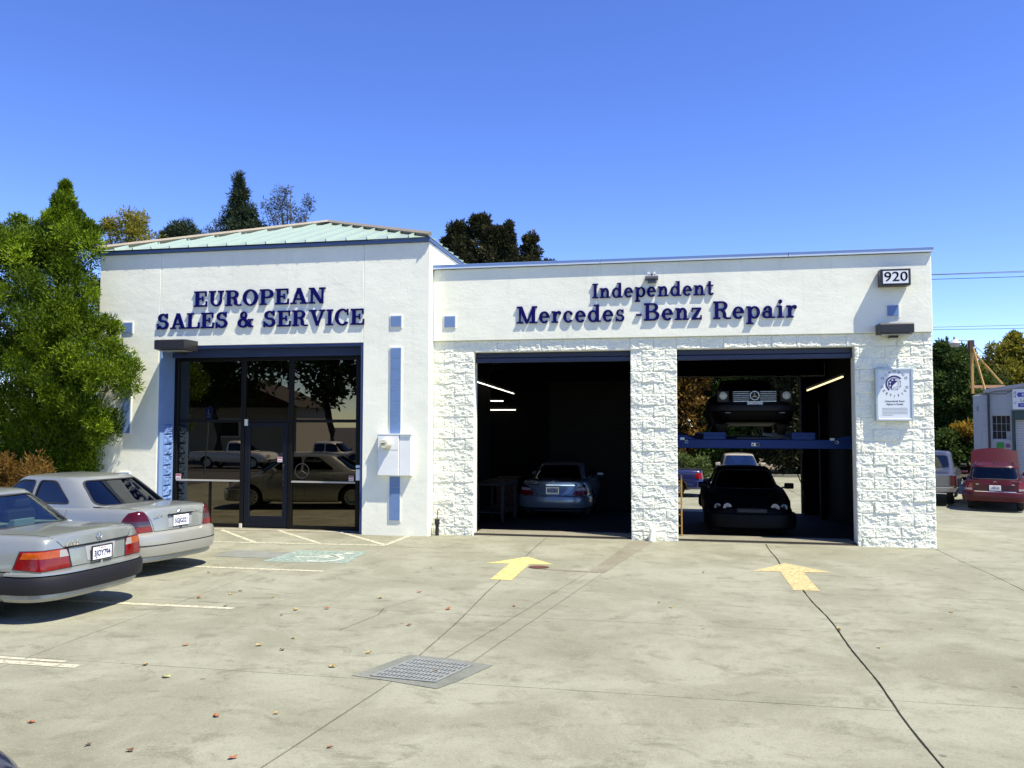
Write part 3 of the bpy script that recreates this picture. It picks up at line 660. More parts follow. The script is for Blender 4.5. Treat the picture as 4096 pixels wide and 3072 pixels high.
cs = thing('certification_sign', 'white framed Diamond Certified award sign on the right block pier', 'sign', (-.63, -.06, 2.1))
X0, X1, Z0, Z1, Y = -.925, -.335, 2.115, 3.0, -.075
fb = B()
for a in ((X0, Z0, X0 + .035, Z1), (X1 - .035, Z0, X1, Z1), (X0 + .035, Z0, X1 - .035, Z0 + .035), (X0 + .035, Z1 - .035, X1 - .035, Z1)): fb.box(a[0], Y - .02, a[1], a[2], -.02, a[3])
fb.obj('frame', ALU, cs, bevel=.004)
B().box(X0 + .035, Y - .006, Z0 + .035, X1 - .035, -.03, Z1 - .035).obj('panel', mat('sign_panel_white', (.68, .72, .73), .35), cs)
INK = mat('sign_ink', (.012, .012, .018), .5); NAVYI = mat('sign_navy_ink', (.012, .012, .11), .5)
cx, cz = -.628, 2.735; yp = Y - .0075
for wd, a0, a1 in (('DIAMOND', 152, 28), ('CERTIFIED', 196, 344)):
    for i, ch in enumerate(wd):
        a = R_(a0 + (a1 - a0) * i / (len(wd) - 1)); up = Vector((math.cos(a), 0, math.sin(a))); 
        if wd[0] == 'C': up = -up
        r = .205; xd = Vector((up.z, 0, -up.x))
        text('print', ch, .060, INK, cs, facing((cx + r * math.cos(a), yp, cz + r * math.sin(a)), xd, up), .0006, 1.05)
em = []
def flat(name, poly, m, y): 
    v, f = cdt(poly); return mesh_obj(name, [(p[0], y, p[1]) for p in v], f, m, cs)
flat('emblem', arcband(cx, cz, .142, .026, 40, 232), NAVYI, yp)
dk = [(cx + .108 * math.cos(R_(22.5 + 45 * i)), cz + .108 * math.sin(R_(22.5 + 45 * i))) for i in range(8)]
inn = [(cx + .062 * math.cos(R_(45 * i)), cz + .062 * math.sin(R_(45 * i))) for i in range(8)]
lb = B()
def ln(a, b, w=.004): 
    a, b = Vector(a), Vector(b); n = (b - a).normalized(); n = Vector((-n.y, n.x)) * w / 2
    lb.quad(*[(p.x, yp - .0008, p.y) for p in (a - n, b - n, b + n, a + n)])
for i in range(8):
    ln(dk[i], dk[(i + 1) % 8]); ln(dk[i], inn[i]); ln(dk[i], inn[(i + 1) % 8]); ln(inn[i], inn[(i + 1) % 8], .003)
lb.obj('emblem_lines', NAVYI, cs)
flat('emblem_facet', [inn[1], inn[2], inn[3], inn[4], inn[5]], NAVYI, yp)
for i in range(1, 5): flat('emblem_facet', [(cx + (p[0] - cx) * .93, cz + (p[1] - cz) * .93) for p in (dk[i], dk[(i + 1) % 8], inn[(i + 1) % 8])], NAVYI, yp)
text('print', 'Independently Rated', .042, INK, cs, facing((cx, yp, 2.445)), .0006, .88)
text('print', 'Highest in Quality', .042, INK, cs, facing((cx, yp, 2.395)), .0006, .88)
pl = B()
for i in range(6): pl.quad(*[(x, yp, 2.325 - i * .0235 + dz) for x, dz in ((cx - .2, 0), (cx + (.2 if i < 5 else -.03), 0), (cx + (.2 if i < 5 else -.03), .006), (cx - .2, .006))])
pl.obj('print_rules', mat('sign_grey_ink', (.25, .28, .29), .5), cs)

mb = thing('electric_meter_box', 'white electric meter cabinet with round cream meter on the entry wing wall', 'meter box', (-9.35, EY, 1.1))
B().box(-9.625, EY - .115, 1.10, -9.21, EY - .002, 1.85).obj('cabinet', WHITEP, mb, bevel=.006)
B().box(-9.204, EY - .105, 1.104, -8.985, EY - .002, 1.862).obj('side_cabinet', WHITEP, mb, bevel=.006)
B().box(-9.615, EY - .125, 1.575, -9.22, EY - .116, 1.84).obj('meter_panel', WHITEP, mb, bevel=.003)
B().box(-9.615, EY - .122, 1.11, -9.22, EY - .116, 1.567).obj('cover_panel', WHITEP, mb, bevel=.003)
B().box(-9.635, EY - .13, 1.851, -8.975, EY - .002, 1.872).obj('rain_hood', WHITEP, mb)
ME = mat('cream_meter', (.62, .60, .44), .35)
me_ = B().lathe([(0, -.285), (.075, -.285), (.088, -.26), (.09, -.17), (.105, -.165), (.105, -.126)], (-9.445, EY, 1.69), 'y', 28).obj('meter', ME, mb, smooth=True, angle=40)
B().box(-9.495, EY - .292, 1.685, -9.415, EY - .286, 1.70).obj('meter_register', INK, me_)
ml = thing('wall_letterbox', 'small white letterbox on the right jamb of the entry recess', 'letterbox', (-10.1, -.02, 1.0))
B().box(-10.13, -.20, .99, -10.018, -.10, 1.275).obj('body', WHITEP, ml, bevel=.005)
B().box(-10.125, -.205, 1.20, -10.02, -.201, 1.225).obj('slot', BLACK, ml)

# small pipes at the foot of the wall
sp = thing('standpipe', 'short black capped water pipe standing by the left block pier', 'pipe', (-8.56, -.13, 0))
B().cyl((-8.56, -.13, 0), (-8.56, -.13, .26), .035, 10).obj('pipe', BLACK, sp, smooth=True, angle=40)
B().cyl((-8.56, -.13, .20), (-8.56, -.13, .30), .05, 8).obj('coupling', BLACK, sp, smooth=True, angle=40)
B().tube([(-8.56, -.13, .30), (-8.55, -.13, .46), (-8.54, -.06, .48)], .012, 6).obj('riser', mat('rusty_pipe', (.16, .09, .05), .8), sp)
wb = thing('pipe_guard', 'stubby white painted pipe guard at the foot of the middle pier', 'pipe', (-4.66, -.1, 0))
B().cyl((-4.66, -.12, 0), (-4.645, -.09, .19), .06, 14, .055).obj('pipe', BLOCK, wb, smooth=True, angle=40)
B().lathe([(.055, 0), (.05, .03), (.03, .05), (0, .056)], (-4.645, -.09, .19), 'z', 14).obj('cap', BLOCK, wb, smooth=True)
#@@PART2
# ------------------------------------------------------------------ vehicles
CS = .907
def herm(keys, k):
    xs = [r[0] for r in keys]; ys = [r[k] for r in keys]; n = len(xs)
    d = [(ys[i + 1] - ys[i]) / (xs[i + 1] - xs[i]) for i in range(n - 1)]
    m = [d[0]] + [0 if d[i - 1] * d[i] <= 0 else 2 * d[i - 1] * d[i] / (d[i - 1] + d[i]) for i in range(1, n - 1)] + [d[-1]]
    def f(x):
        if x <= xs[0]: return ys[0]
        if x >= xs[-1]: return ys[-1]
        i = max(j for j in range(n - 1) if xs[j] <= x); h = xs[i + 1] - xs[i]; t = (x - xs[i]) / h
        return ys[i] * (1 + 2 * t) * (1 - t) ** 2 + m[i] * h * t * (1 - t) ** 2 + ys[i + 1] * t * t * (3 - 2 * t) + m[i + 1] * h * t * t * (t - 1)
    return f
def lerp(a, b, t): return a + (b - a) * t

class Car:
    """x runs forward from the rear bumper, y to the left, z up; sizes in metres before the site's scale"""
    def __init__(c, name, label, cat, loc, heading, sp, paint, group=None):
        c.sp = sp; c.paint = paint; c.L = sp['L']
        c.root = thing(name, label, cat, loc, math.atan2(heading[1], heading[0]), group, local=True)
        c.body(); c.cabin(); c.wheels()
    def put(c, name, V, Fc, m, parent=None, smooth=False, angle=None, fm=None):
        return mesh_obj(name, [(v[0] * CS, v[1] * CS, v[2] * CS) for v in V], Fc, m, parent or c.root, smooth, angle, fm)
    def b(c, bb, name, m, parent=None, **k):
        bb.v = [(v[0] * CS, v[1] * CS, v[2] * CS) for v in bb.v]
        if 'bevel' in k: k['bevel'] *= CS
        return bb.obj(name, m, parent or c.root, **k)
    def body(c):
        sp = c.sp; L = c.L; K = sp['body']; fn = [herm(K, i) for i in range(1, 8)]
        xs = [0, .012, .035, .07, .12] + [.12 + .09 * i for i in range(1, int((L - .3) / .09))] 
        xs = [x for x in xs if x < L - .16] + [L - .12, L - .07, L - .035, L - .012, L]
        ro, fo = herm(sp['rear'], 1), herm(sp['front'], 1); rc_, fc_ = sp.get('rc', .1), sp.get('fc', .16)
        def deform(x, y, z):
            r = max(0, 1 - x / 1.1); r = r * r * (3 - 2 * r); f = max(0, 1 - (L - x) / 1.1); f = f * f * (3 - 2 * f); q = (abs(y) / sp['W'] * 2) ** 2.6
            return (x + r * (ro(z) + rc_ * q) - f * (fo(z) + fc_ * q), y, z)
        V, Fc = [], []; N = 15; M = 2 * N - 2
        for x in xs:
            zb, zs, zd, ws, wm, zc, wb = [f(x) for f in fn]
            e = max(0, 1 - min(x, L - x) / .07) ** 2; zs -= .022 * e; zd -= .022 * e; ws -= .035 * e; wm -= .035 * e; wb -= .035 * e; zb += .03 * e
            P = [(0, zb), (wb * .6, zb), (wb - .05, zb), (wb, zb + .05), (lerp(wb, wm, .7), zb + (zc - zb) * .5), (wm, zc - .02), (wm - .004, zc + .02),
                 (lerp(wm, ws, .25), zc + (zs - zc) * .5), (lerp(wm, ws, .72), zc + (zs - zc) * .85), (ws, zs), (ws - .03, zs + .35 * (zd - zs)), (ws - .10, zs + .55 * (zd - zs)),
                 (ws * .6, zs + .84 * (zd - zs)), (ws * .3, zs + .96 * (zd - zs)), (0, zd)]
            V += [deform(x, y, z) for y, z in P] + [deform(x, -y, z) for y, z in P[-2:0:-1]]
        for i in range(len(xs) - 1):
            for j in range(M): Fc.append((i * M + j, i * M + (j + 1) % M, (i + 1) * M + (j + 1) % M, (i + 1) * M + j))
        for ring, x, flip in ((0, 0, True), (len(xs) - 1, L, False)):
            base = ring * M; C_ = 8; rows = []
            raw = [None] * N
            zb, zs, zd, ws, wm, zc, wb = [f(x) for f in fn]
            for j in range(N):
                l = base + j; r = base + (M - j) % M
                if j in (0, N - 1): rows.append([l]); continue
                yl = V[l][1]; z = V[l][2]; row = [l]
                for q in range(1, C_):
                    y = yl * (1 - 2 * q / C_); V.append(deform(x, y, z)); row.append(len(V) - 1)
                row.append(r); rows.append(row)
            for j in range(N - 1):
                A, D = rows[j], rows[j + 1]
                if len(A) == 1: fs = [(A[0], D[q + 1], D[q]) for q in range(C_)]
                elif len(D) == 1: fs = [(A[q], A[q + 1], D[0]) for q in range(C_)]
                else: fs = [(A[q], A[q + 1], D[q + 1], D[q]) for q in range(C_)]
                Fc += [f[::-1] for f in fs] if flip else fs
        me = bpy.data.meshes.new('t'); me.from_pydata(V, [], Fc)
        bm = bmesh.new(); bm.from_mesh(me); bmesh.ops.recalc_face_normals(bm, faces=bm.faces); bm.to_mesh(me); bm.free()
        me.materials.append(c.paint); me.materials.append(BLACK)
        o = bpy.data.objects.new('t', me); COL.objects.link(o); cut = []
        xr, xf, R, tr = sp['wheels']
        cb = B()
        for x in (xr, xf):
            for s in (-1, 1): cb.cyl((x, s * (tr - .27), R), (x, s * (tr + .3), R), R + .05, 28)
        cm = bpy.data.meshes.new('t2'); cm.from_pydata(cb.v, [], cb.f); cm.materials.append(c.paint); cm.materials.append(BLACK); cm.polygons.foreach_set('material_index', [1] * len(cm.polygons))
        bm = bmesh.new(); bm.from_mesh(cm); bmesh.ops.recalc_face_normals(bm, faces=bm.faces); bm.to_mesh(cm); bm.free()
        k = bpy.data.objects.new('t2', cm); COL.objects.link(k)
        md = o.modifiers.new('b', 'BOOLEAN'); md.operation = 'DIFFERENCE'; md.object = k; md.solver = 'EXACT'
        dg = bpy.context.evaluated_depsgraph_get(); m2 = bpy.data.meshes.new_from_object(o.evaluated_get(dg))
        VV = [v.co[:] for v in m2.vertices]; FF = [tuple(p.vertices) for p in m2.polygons]; fm = [p.material_index for p in m2.polygons]
        for q in (o, k): bpy.data.objects.remove(q)
        for q in (me, cm, m2): bpy.data.meshes.remove(q)
        c.bodyo = c.put('body', VV, FF, [c.paint, BLACK], fm=fm, angle=38)
        c.bvh = BVHTree.FromPolygons([Vector(v) for v in VV], FF)
    def cabin(c):
        sp = c.sp; lv = sp['cabin']; n = 72; V, Fc = [], []; rings = []
        pw = lambda a, e: math.copysign(abs(a) ** e, a)
        N_ = sp.get('sq', 5.); zt = lv[-1][0]
        for z, xr, xf, w in lv: rings.append((z, xr, xf, w, 0))
        z, xr, xf, w = lv[-1]
        for s_ in (.965, .9, .78, .6, .38, .16):
            xm, hl = (xr + xf) / 2, (xf - xr) / 2; rings.append((z + sp.get('crown', .035) * (1 - s_ ** 2.2), xm - hl * s_, xm + hl * s_, w * s_, 1))
        for z, xr, xf, w, _ in rings:
            xm, hl = (xr + xf) / 2, (xf - xr) / 2
            for i in range(n):
                t = 2 * math.pi * (i + .5) / n; V.append((xm - hl * pw(math.cos(t), 2 / N_), w * pw(math.sin(t), 2 / N_), z))
        for r in range(len(rings) - 1):
            for i in range(n): Fc.append((r * n + i, r * n + (i + 1) % n, (r + 1) * n + (i + 1) % n, (r + 1) * n + i))
        z, xr, xf, w, _ = rings[-1]; V.append(((xr + xf) / 2, 0, z + .001)); q = len(V) - 1; r = len(rings) - 1
        Fc += [(r * n + i, r * n + (i + 1) % n, q) for i in range(n)]
        bm = bmesh.new(); vs = [bm.verts.new(v) for v in V]
        for f in Fc: bm.faces.new([vs[i] for i in f])
        bmesh.ops.recalc_face_normals(bm, faces=bm.faces)
        if sum(f.normal.z for f in bm.faces) < 0: bmesh.ops.reverse_faces(bm, faces=bm.faces)
        panes = []
        for nm, poly, d in sp['windows']: panes.append((nm, *c.cut(bm, [Vector(p) for p in c.round(poly)], Vector(d))))
        bm.verts.index_update()
        c.cab = c.put('cabin_shell', [v.co[:] for v in bm.verts], [tuple(v.index for v in f.verts) for f in bm.faces], c.paint, angle=35)
        bm.free()
        gm = sp.get('glass') or glass('car_glass', (.16, .17, .16), .02)
        for nm, GV, GF, loop, cen in panes:
            if not GV: continue
            p = c.put(nm, GV, GF, gm, smooth=True)
            if loop:
                SV, SF = [], []; k = len(loop)
                for v, nn in loop:
                    t = (cen - v).normalized(); SV += [tuple(v - t * .012 + nn * .002), tuple(v + nn * .006), tuple(v + t * .022 + nn * .002)]
                for i in range(k):
                    a, b_ = i * 3, (i + 1) % k * 3; SF += [(a, b_, b_ + 1, a + 1), (a + 1, b_ + 1, b_ + 2, a + 2)]
                c.put('window_seal', SV, SF, sp.get('seal', RUBBER), p)
        # seats and tray
        z0, xr, xf, w = lv[1]; fl = sp.get('tray', mat('dark_car_interior', (.02, .02, .021), .8))
        B_ = B(); B_.box(xr + .12, -w + .07, z0 - .06, xf - .2, w - .07, z0 + .02); c.b(B_, 'interior_tray', fl)
        zt = lv[-1][0]; xm = lerp(xr, xf, .55)
        for x in sp.get('seats', (xm, lerp(xr, xf, .28))):
            for s in (-1, 1):
                B_ = B(); B_.box(x - .06, s * w * .52 - .23, z0 + .02, x + .06, s * w * .52 + .23, z0 + (zt - z0) * .42); B_.box(x - .05, s * w * .52 - .12, z0 + (zt - z0) * .45, x + .04, s * w * .52 + .12, z0 + (zt - z0) * .72)
                c.b(B_, 'seat', mat('car_seat', (.03, .03, .032), .8), bevel=.03)
    def round(c, poly, r=.22, n=3):
        P = [Vector(p) for p in poly]; out = []
        for i, p in enumerate(P):
            a, b_ = P[i - 1], P[(i + 1) % len(P)]; ra = min((a - p).length, (b_ - p).length) * r
            u, v = p + (a - p).normalized() * ra, p + (b_ - p).normalized() * ra
            out += [u * (1 - t) ** 2 + p * 2 * t * (1 - t) + v * t * t for t in [k / n for k in range(n + 1)]]
        return out
    def cut(c, bm, poly, d):
        d = d.normalized(); cen = sum(poly, Vector()) / len(poly); proj = lambda p: p - d * p.dot(d)
        R = max((proj(p) - proj(cen)).length for p in poly) * 1.25; side = lambda f: f.normal.dot(d) < -.12 and (proj(f.calc_center_median()) - proj(cen)).length < R + .4
        pl = []
        for i, a in enumerate(poly):
            e = poly[(i + 1) % len(poly)] - a
            if e.length < 1e-4: continue
            nn = e.cross(d).normalized()
            if (cen - a).dot(nn) < 0: nn = -nn
            pl.append((a, nn))
        for a, nn in pl:
            fs = [f for f in bm.faces if side(f)]; es = {e for f in fs for e in f.edges}; vs = {v for f in fs for v in f.verts}
            bmesh.ops.bisect_plane(bm, geom=list(vs) + list(es) + fs, dist=1e-5, plane_co=a, plane_no=nn)
        ins = [f for f in bm.faces if side(f) and all((f.calc_center_median() - a).dot(nn) > -1e-4 for a, nn in pl)]
        bm.normal_update(); idx = {}; GV, GF = [], []; cnt = {}
        for f in ins:
            q = []
            for v in f.verts:
                if v not in idx: idx[v] = len(GV); GV.append(tuple(v.co - v.normal * .008))
                q.append(idx[v])
            GF.append(tuple(q))
            for e in f.edges: cnt[e] = cnt.get(e, 0) + 1
        be = [e for e, k in cnt.items() if k == 1]; loop = []
        if be:
            adj = {}
            for e in be:
                for v in e.verts: adj.setdefault(v, []).append(e.other_vert(v))
            st_ = be[0].verts[0]; prev, cur = None, st_; seen = []
            while True:
                seen.append(cur); nx = [w for w in adj[cur] if w is not prev]
                if not nx: break
                prev, cur = cur, nx[0]
                if cur is st_ or len(seen) > 500: break
            loop = [(v.co.copy(), v.normal.copy()) for v in seen]
        c3 = sum((Vector(g) for g in GV), Vector()) / max(1, len(GV))
        bmesh.ops.delete(bm, geom=ins, context='FACES')
        return GV, GF, loop, c3
    def decal(c, name, pts, d, m, off=.004, parent=None, step=.035, depth=.012, bvh=None):
        """a thin shell laid on the bodywork: the outline pts is cast along d"""
        d = Vector(d).normalized(); e1 = d.cross(Vector((0, 0, 1))).normalized(); e2 = e1.cross(d)
        P = [Vector(p) for p in pts]; P2 = [(p.dot(e1), p.dot(e2)) for p in P]; k = len(P2); dens = []
        for i, a in enumerate(P2):
            b_ = P2[(i + 1) % k]; l = math.hypot(b_[0] - a[0], b_[1] - a[1]); n = max(1, int(l / step))
            dens += [(lerp(a[0], b_[0], t / n), lerp(a[1], b_[1], t / n)) for t in range(n)]
        x0, x1 = min(p[0] for p in P2), max(p[0] for p in P2); y0, y1 = min(p[1] for p in P2), max(p[1] for p in P2)
        def inside(x, y):
            r = False
            for i in range(k):
                (xa, ya), (xb, yb) = P2[i], P2[(i + 1) % k]
                if (ya > y) != (yb > y) and x < (xb - xa) * (y - ya) / (yb - ya) + xa: r = not r
            return r
        ex = []; x = x0 + step * .5
        while x < x1:
            y = y0 + step * .5
            while y < y1:
                if inside(x, y): ex.append((x, y))
                y += step
            x += step
        v2, f2 = cdt(dens, ex); D = sum(p.dot(d) for p in P) / k; V = []
        last = D
        for x, y in v2:
            o = e1 * x + e2 * y + d * (D - 1.2); h = (bvh or c.bvh).ray_cast(o, d, 2.2)
            if h[0] is not None: last = h[0].dot(d)
            V.append(e1 * x + e2 * y + d * (last - off))
        cnt = {}
        for f in f2:
            for i in range(len(f)): cnt[(f[i], f[(i + 1) % len(f)])] = 1
        n = len(V); VV = V + [v + d * depth for v in V]
        F1 = [f for f in f2] + [(b_, a, a + n, b_ + n) for a, b_ in cnt if (b_, a) not in cnt]
        s = sum(((V[f[1]] - V[f[0]]).cross(V[f[2]] - V[f[0]])).dot(d) for f in f2)
        if s > 0: F1 = [f[::-1] for f in F1]
        return c.put(name, VV, F1, m, parent, angle=45)
    def line(c, name, pts, d, w=.008, m=BLACK, off=.0015, parent=None):
        d = Vector(d).normalized(); P = []
        for a, b_ in zip(pts, pts[1:]):
            a, b_ = Vector(a), Vector(b_); n = max(2, int((b_ - a).length / .05)); P += [a.lerp(b_, t / n) for t in range(n)]
        P.append(Vector(pts[-1])); Q = []
        for p in P:
            h = c.bvh.ray_cast(p - d * 1.2, d, 2.4)
            if h[0] is not None: Q.append((h[0], h[1] if h[1].dot(d) < 0 else -h[1]))
        V, Fc = [], []
        for i, (p, nn) in enumerate(Q):
            t = Q[min(i + 1, len(Q) - 1)][0] - Q[max(i - 1, 0)][0]
            s = t.cross(nn); s = s.normalized() if s.length > 1e-6 else Vector((0, 0, 1))
            V += [tuple(p + nn * off + s * w / 2), tuple(p + nn * off - s * w / 2)]
        Fc = [(2 * i, 2 * i + 1, 2 * i + 3, 2 * i + 2) for i in range(len(Q) - 1)]
        return c.put(name, V, Fc, m, parent)
    def wheels(c):
        xr, xf, R, tr = c.sp['wheels']
        for x in (xr, xf):
            for s in (-1, 1):
                y = s * (tr - .1); f = lambda pr: [(r, t * s) for r, t in pr]
                t_ = B().lathe(f([(R * .66, -.09), (R * .93, -.1), (R, -.07), (R, .07), (R * .93, .1), (R * .66, .085)]), (x, y, R), 'y', 28)
                wl = c.b(t_, 'wheel', RUBBER, smooth=True, angle=50)
                r_ = B().lathe(f([(R * .67, -.08), (R * .67, .088), (R * .62, .09), (R * .58, .06), (R * .3, .05), (R * .26, .072), (0, .078)]), (x, y, R), 'y', 28)
                ri = c.b(r_, 'rim', c.sp.get('rimm', ALU), wl, smooth=True, angle=50)
                if c.sp.get('holes', True):
                    h_ = B()
                    for k in range(10): a = k * math.pi / 5; h_.cyl((x + R * .45 * math.cos(a), y + s * .052, R + R * .45 * math.sin(a)), (x + R * .45 * math.cos(a), y + s * .0585, R + R * .45 * math.sin(a)), R * .075, 8)
                    tag(c.b(h_, 'rim_openings', BLACK, wl), kind='stuff')
    def sweep(c, name, path, sec, m, parent=None, angle=40):
        """section (out, z) swept along a plan path (x, y) that runs round the end of the car"""
        V, Fc = [], []; k = len(sec)
        for i, p in enumerate(path):
            a, b_ = Vector(path[max(i - 1, 0)]), Vector(path[min(i + 1, len(path) - 1)]); t = (b_ - a).normalized(); nn = Vector((t.y, -t.x))
            V += [(p[0] + nn.x * o, p[1] + nn.y * o, z) for o, z in sec]
        for i in range(len(path) - 1):
            for j in range(k): Fc.append((i * k + j, i * k + (j + 1) % k, (i + 1) * k + (j + 1) % k, (i + 1) * k + j))
        Fc += [tuple(range(k)), tuple(range(len(path) * k - 1, (len(path) - 1) * k - 1, -1))]
        return c.put(name, V, Fc, m, parent, angle=angle)
    def plan(c, x0, W, xs, bow=.1, rear=True, n=22):
        """plan line round the rear (or front): from the left side at depth xs, round to the right side"""
        P = []; e = 3.4
        for i in range(n + 1):
            t = math.pi * (i / n); s = math.cos(t); q = math.sin(t)
            y = W * math.copysign(abs(s) ** (2 / e), s); u = abs(q) ** (2 / e)
            x = x0 + (xs - x0) * (1 - u)
            P.append((x if rear else c.L - x, y if rear else -y))
        return P
    def plate(c, chars, x, y, z, rear=True, tilt=0., frame=True, topcol=PLATEB):
        s = 1 if rear else -1; w, h = .152, .078; X = Vector((0, -s, 0)); n = Vector((-s, 0, 0))
        bb = B(); bb.box(x - .006, y - w, z - h, x + .006, y + w, z + h); p = c.b(bb, 'license_plate', PLATEW, bevel=.002)
        M_ = lambda dz, dx=.0075: facing(Vector((x + n.x * dx, y, z + dz)) * CS, X)
        text('plate_number', chars, .098 * CS, PLATEB, p, M_(-.010), .0004, .72, .0032)
        text('plate_heading', 'California', .028 * CS, mat('plate_red', (.4, .03, .05), .5), p, M_(.055), .0004)
        if frame:
            fb = B()
            for a in ((-w - .012, -h - .012, w + .012, -h + .002), (-w - .012, h - .004, w + .012, h + .01), (-w - .012, -h + .002, -w + .004, h - .004), (w - .004, -h + .002, w + .012, h - .004)):
                fb.box(x - .010, y + a[0], z + a[1], x + .009, y + a[2], z + a[3])
            c.b(fb, 'plate_frame', BLACK if frame is True else frame, p, bevel=.003)
        return p
    def star(c, x, y, z, r, nx, parent=None, m=None):
        """ring with three spokes"""
        bb = B().lathe([(r, 0), (r * .93, .006), (r * .83, .006), (r * .78, 0), (r, 0)], (x, y, z), 'x', 28)
        if nx < 0: bb.v = [(2 * x - v[0], v[1], v[2]) for v in bb.v]
        for a in (90, 210, 330):
            ca, sa = math.cos(R_(a)), math.sin(R_(a)); n0 = len(bb.v); h = .007 * nx; u = r * .17
            bb.v += [(x, y - sa * u, z + ca * u), (x, y + sa * u, z - ca * u), (x, y + ca * r * .86, z + sa * r * .86), (x + h, y, z)]
            bb.f += [(n0, n0 + 3, n0 + 2), (n0 + 1, n0 + 2, n0 + 3)]
        return c.b(bb, 'star_emblem', m or CHROME, parent)
    def mirror(c, x, y, z, m):
        for s in (-1, 1):
            bb = B(); bb.prism([(0, -.055), (.10, -.06), (.13, -.02), (.125, .05), (.03, .075), (0, .06)], s * y, s * (y + .19), 'y'); bb.v = [(x - v[0] * .9 + .05, v[1], z + v[2]) for v in bb.v]
            mm = c.b(bb, 'door_mirror', m, bevel=.018)
            bb = B().box(x - .02, s * y - .06 * (s > 0), z - .05, x + .05, s * y + .02 + .04 * (s < 0), z - .015); c.b(bb, 'mirror_foot', BLACK, mm)
    def doors(c, lines, zt, zb, hm=None, hx=()):
        for s in (-1, 1):
            for P in lines: c.line('door_gap', [(x, s * 1.2, z) for x, z in P], (0, -s, 0), .007, BLACK)
            for x in hx:
                h = c.bvh.ray_cast(Vector((x, s * 1.5, zt - .09)), Vector((0, -s, 0)), 2)
                y = abs(h[0].y) if h[0] else .8
                bb = B().box(x - .09, s * y - .012, zt - .105, x + .09, s * y + .025, zt - .078); c.b(bb, 'door_handle', hm or c.paint, bevel=.008)

def sedan(L, W, zt, zh, zn, zb=.20, belt=.93, xw=1.0, xc=None, fr=.0):
    h = W / 2; xc = xc or L - 1.55
    return [(0, .36, zt - .045, zt, h * .82, h * .91, .62, h * .80), (.35, .28, zt - .03, zt + .012, h * .86, h * .975, .62, h * .90), (1.0, zb, belt + .005, zt + .02, h * .89, h, .60, h * .94),
            (L * .5, zb - .02, belt, belt + .02, h * .91, h, .60, h * .95), (xc, zb - .01, belt - .015, zh + .03, h * .90, h, .60, h * .94), (L - .7, zb + .02, belt - .10, zh - .02, h * .86, h * .98, .58, h * .91),
            (L - .15, zb + .06, zn - .05, zn + .02, h * .80, h * .93, .52, h * .84), (L, zb + .10, zn - .09, zn - .03, h * .74, h * .86, .50, h * .78)]
def sedan_cabin(W, z0, zr, xr0, xr1, xf0, xf1, w0, w1):
    zm = lerp(z0, zr, .55)
    return [(z0 - .14, xr0 - .2, xf0 + .22, w0 + .02), (z0, xr0, xf0, w0), (zm, lerp(xr0, xr1, .56), lerp(xf0, xf1, .57), lerp(w0, w1, .5)), (lerp(z0, zr, .88), lerp(xr0, xr1, .90), lerp(xf0, xf1, .9), lerp(w0, w1, .86)), (zr - .015, xr1 - .0, xf1, w1), (zr, xr1 + .07, xf1 - .07, w1 - .05)]
def sedan_windows(z0, zr, xr0, xr1, xf0, xf1, w0, w1, zw=.045, quarter=True, rearw=.78, xq=None, bp=.47):
    a, b_ = z0 + zw, zr - .075; tR = lambda z, k=0.: lerp(xr0, xr1, (z - z0) / (zr - z0)) + k; tF = lambda z, k=0.: lerp(xf0, xf1, (z - z0) / (zr - z0)) + k
    xm = lerp(xr0, xf0, bp); Wn = []
    wr = lambda z: lerp(w0, w1, (z - z0) / (zr - z0))
    Wn.append(('rear_window', [(0, wr(a) * rearw * 1.12, a - .01), (0, wr(b_) * rearw * 1.06, b_ + .02), (0, -wr(b_) * rearw * 1.06, b_ + .02), (0, -wr(a) * rearw * 1.12, a - .01)], (1, 0, 0)))
    Wn.append(('windshield', [(0, wr(a) * .93, a - .03), (0, wr(b_) * .9, b_ + .02), (0, -wr(b_) * .9, b_ + .02), (0, -wr(a) * .93, a - .03)], (-1, 0, 0)))
    q = xq if xq is not None else .34
    for s in (-1, 1):
        Wn.append(('side_window', [(tR(a, q), s, a), (tR(b_, q * .9), s, b_ + .01), (xm - .04, s, b_ + .015), (xm - .04, s, a)], (0, -s, 0)))
        Wn.append(('side_window', [(xm + .04, s, a), (xm + .04, s, b_ + .015), (tF(b_, -.2), s, b_ + .005), (tF(a, -.33), s, a)], (0, -s, 0)))
    return Wn

SILVER = mat('silver_car_paint', (.275, .295, .268), .30, metal=.4, coat=.8)
SILVER2 = mat('smoked_silver_car_paint', (.295, .312, .283), .30, metal=.4, coat=.8)
CHAMP = mat('champagne_bumper_paint', (.34, .335, .285), .4, metal=.35, coat=.5)
PLAS = mat('dark_grey_bumper_plastic', (.012, .012, .015), .55, spec=.25)
LRED = mat('red_lens', (.17, .002, .003), .12, var=.35, vs=14)
LREDD = mat('dark_red_lens', (.06, .002, .004), .12)
LAMB = mat('amber_lens', (.36, .065, .004), .12, var=.3, vs=16)
LCLR = mat('clear_lens', (.30, .28, .26), .1)
LSMK = mat('smoked_lens', (.045, .022, .018), .1, coat=1.)

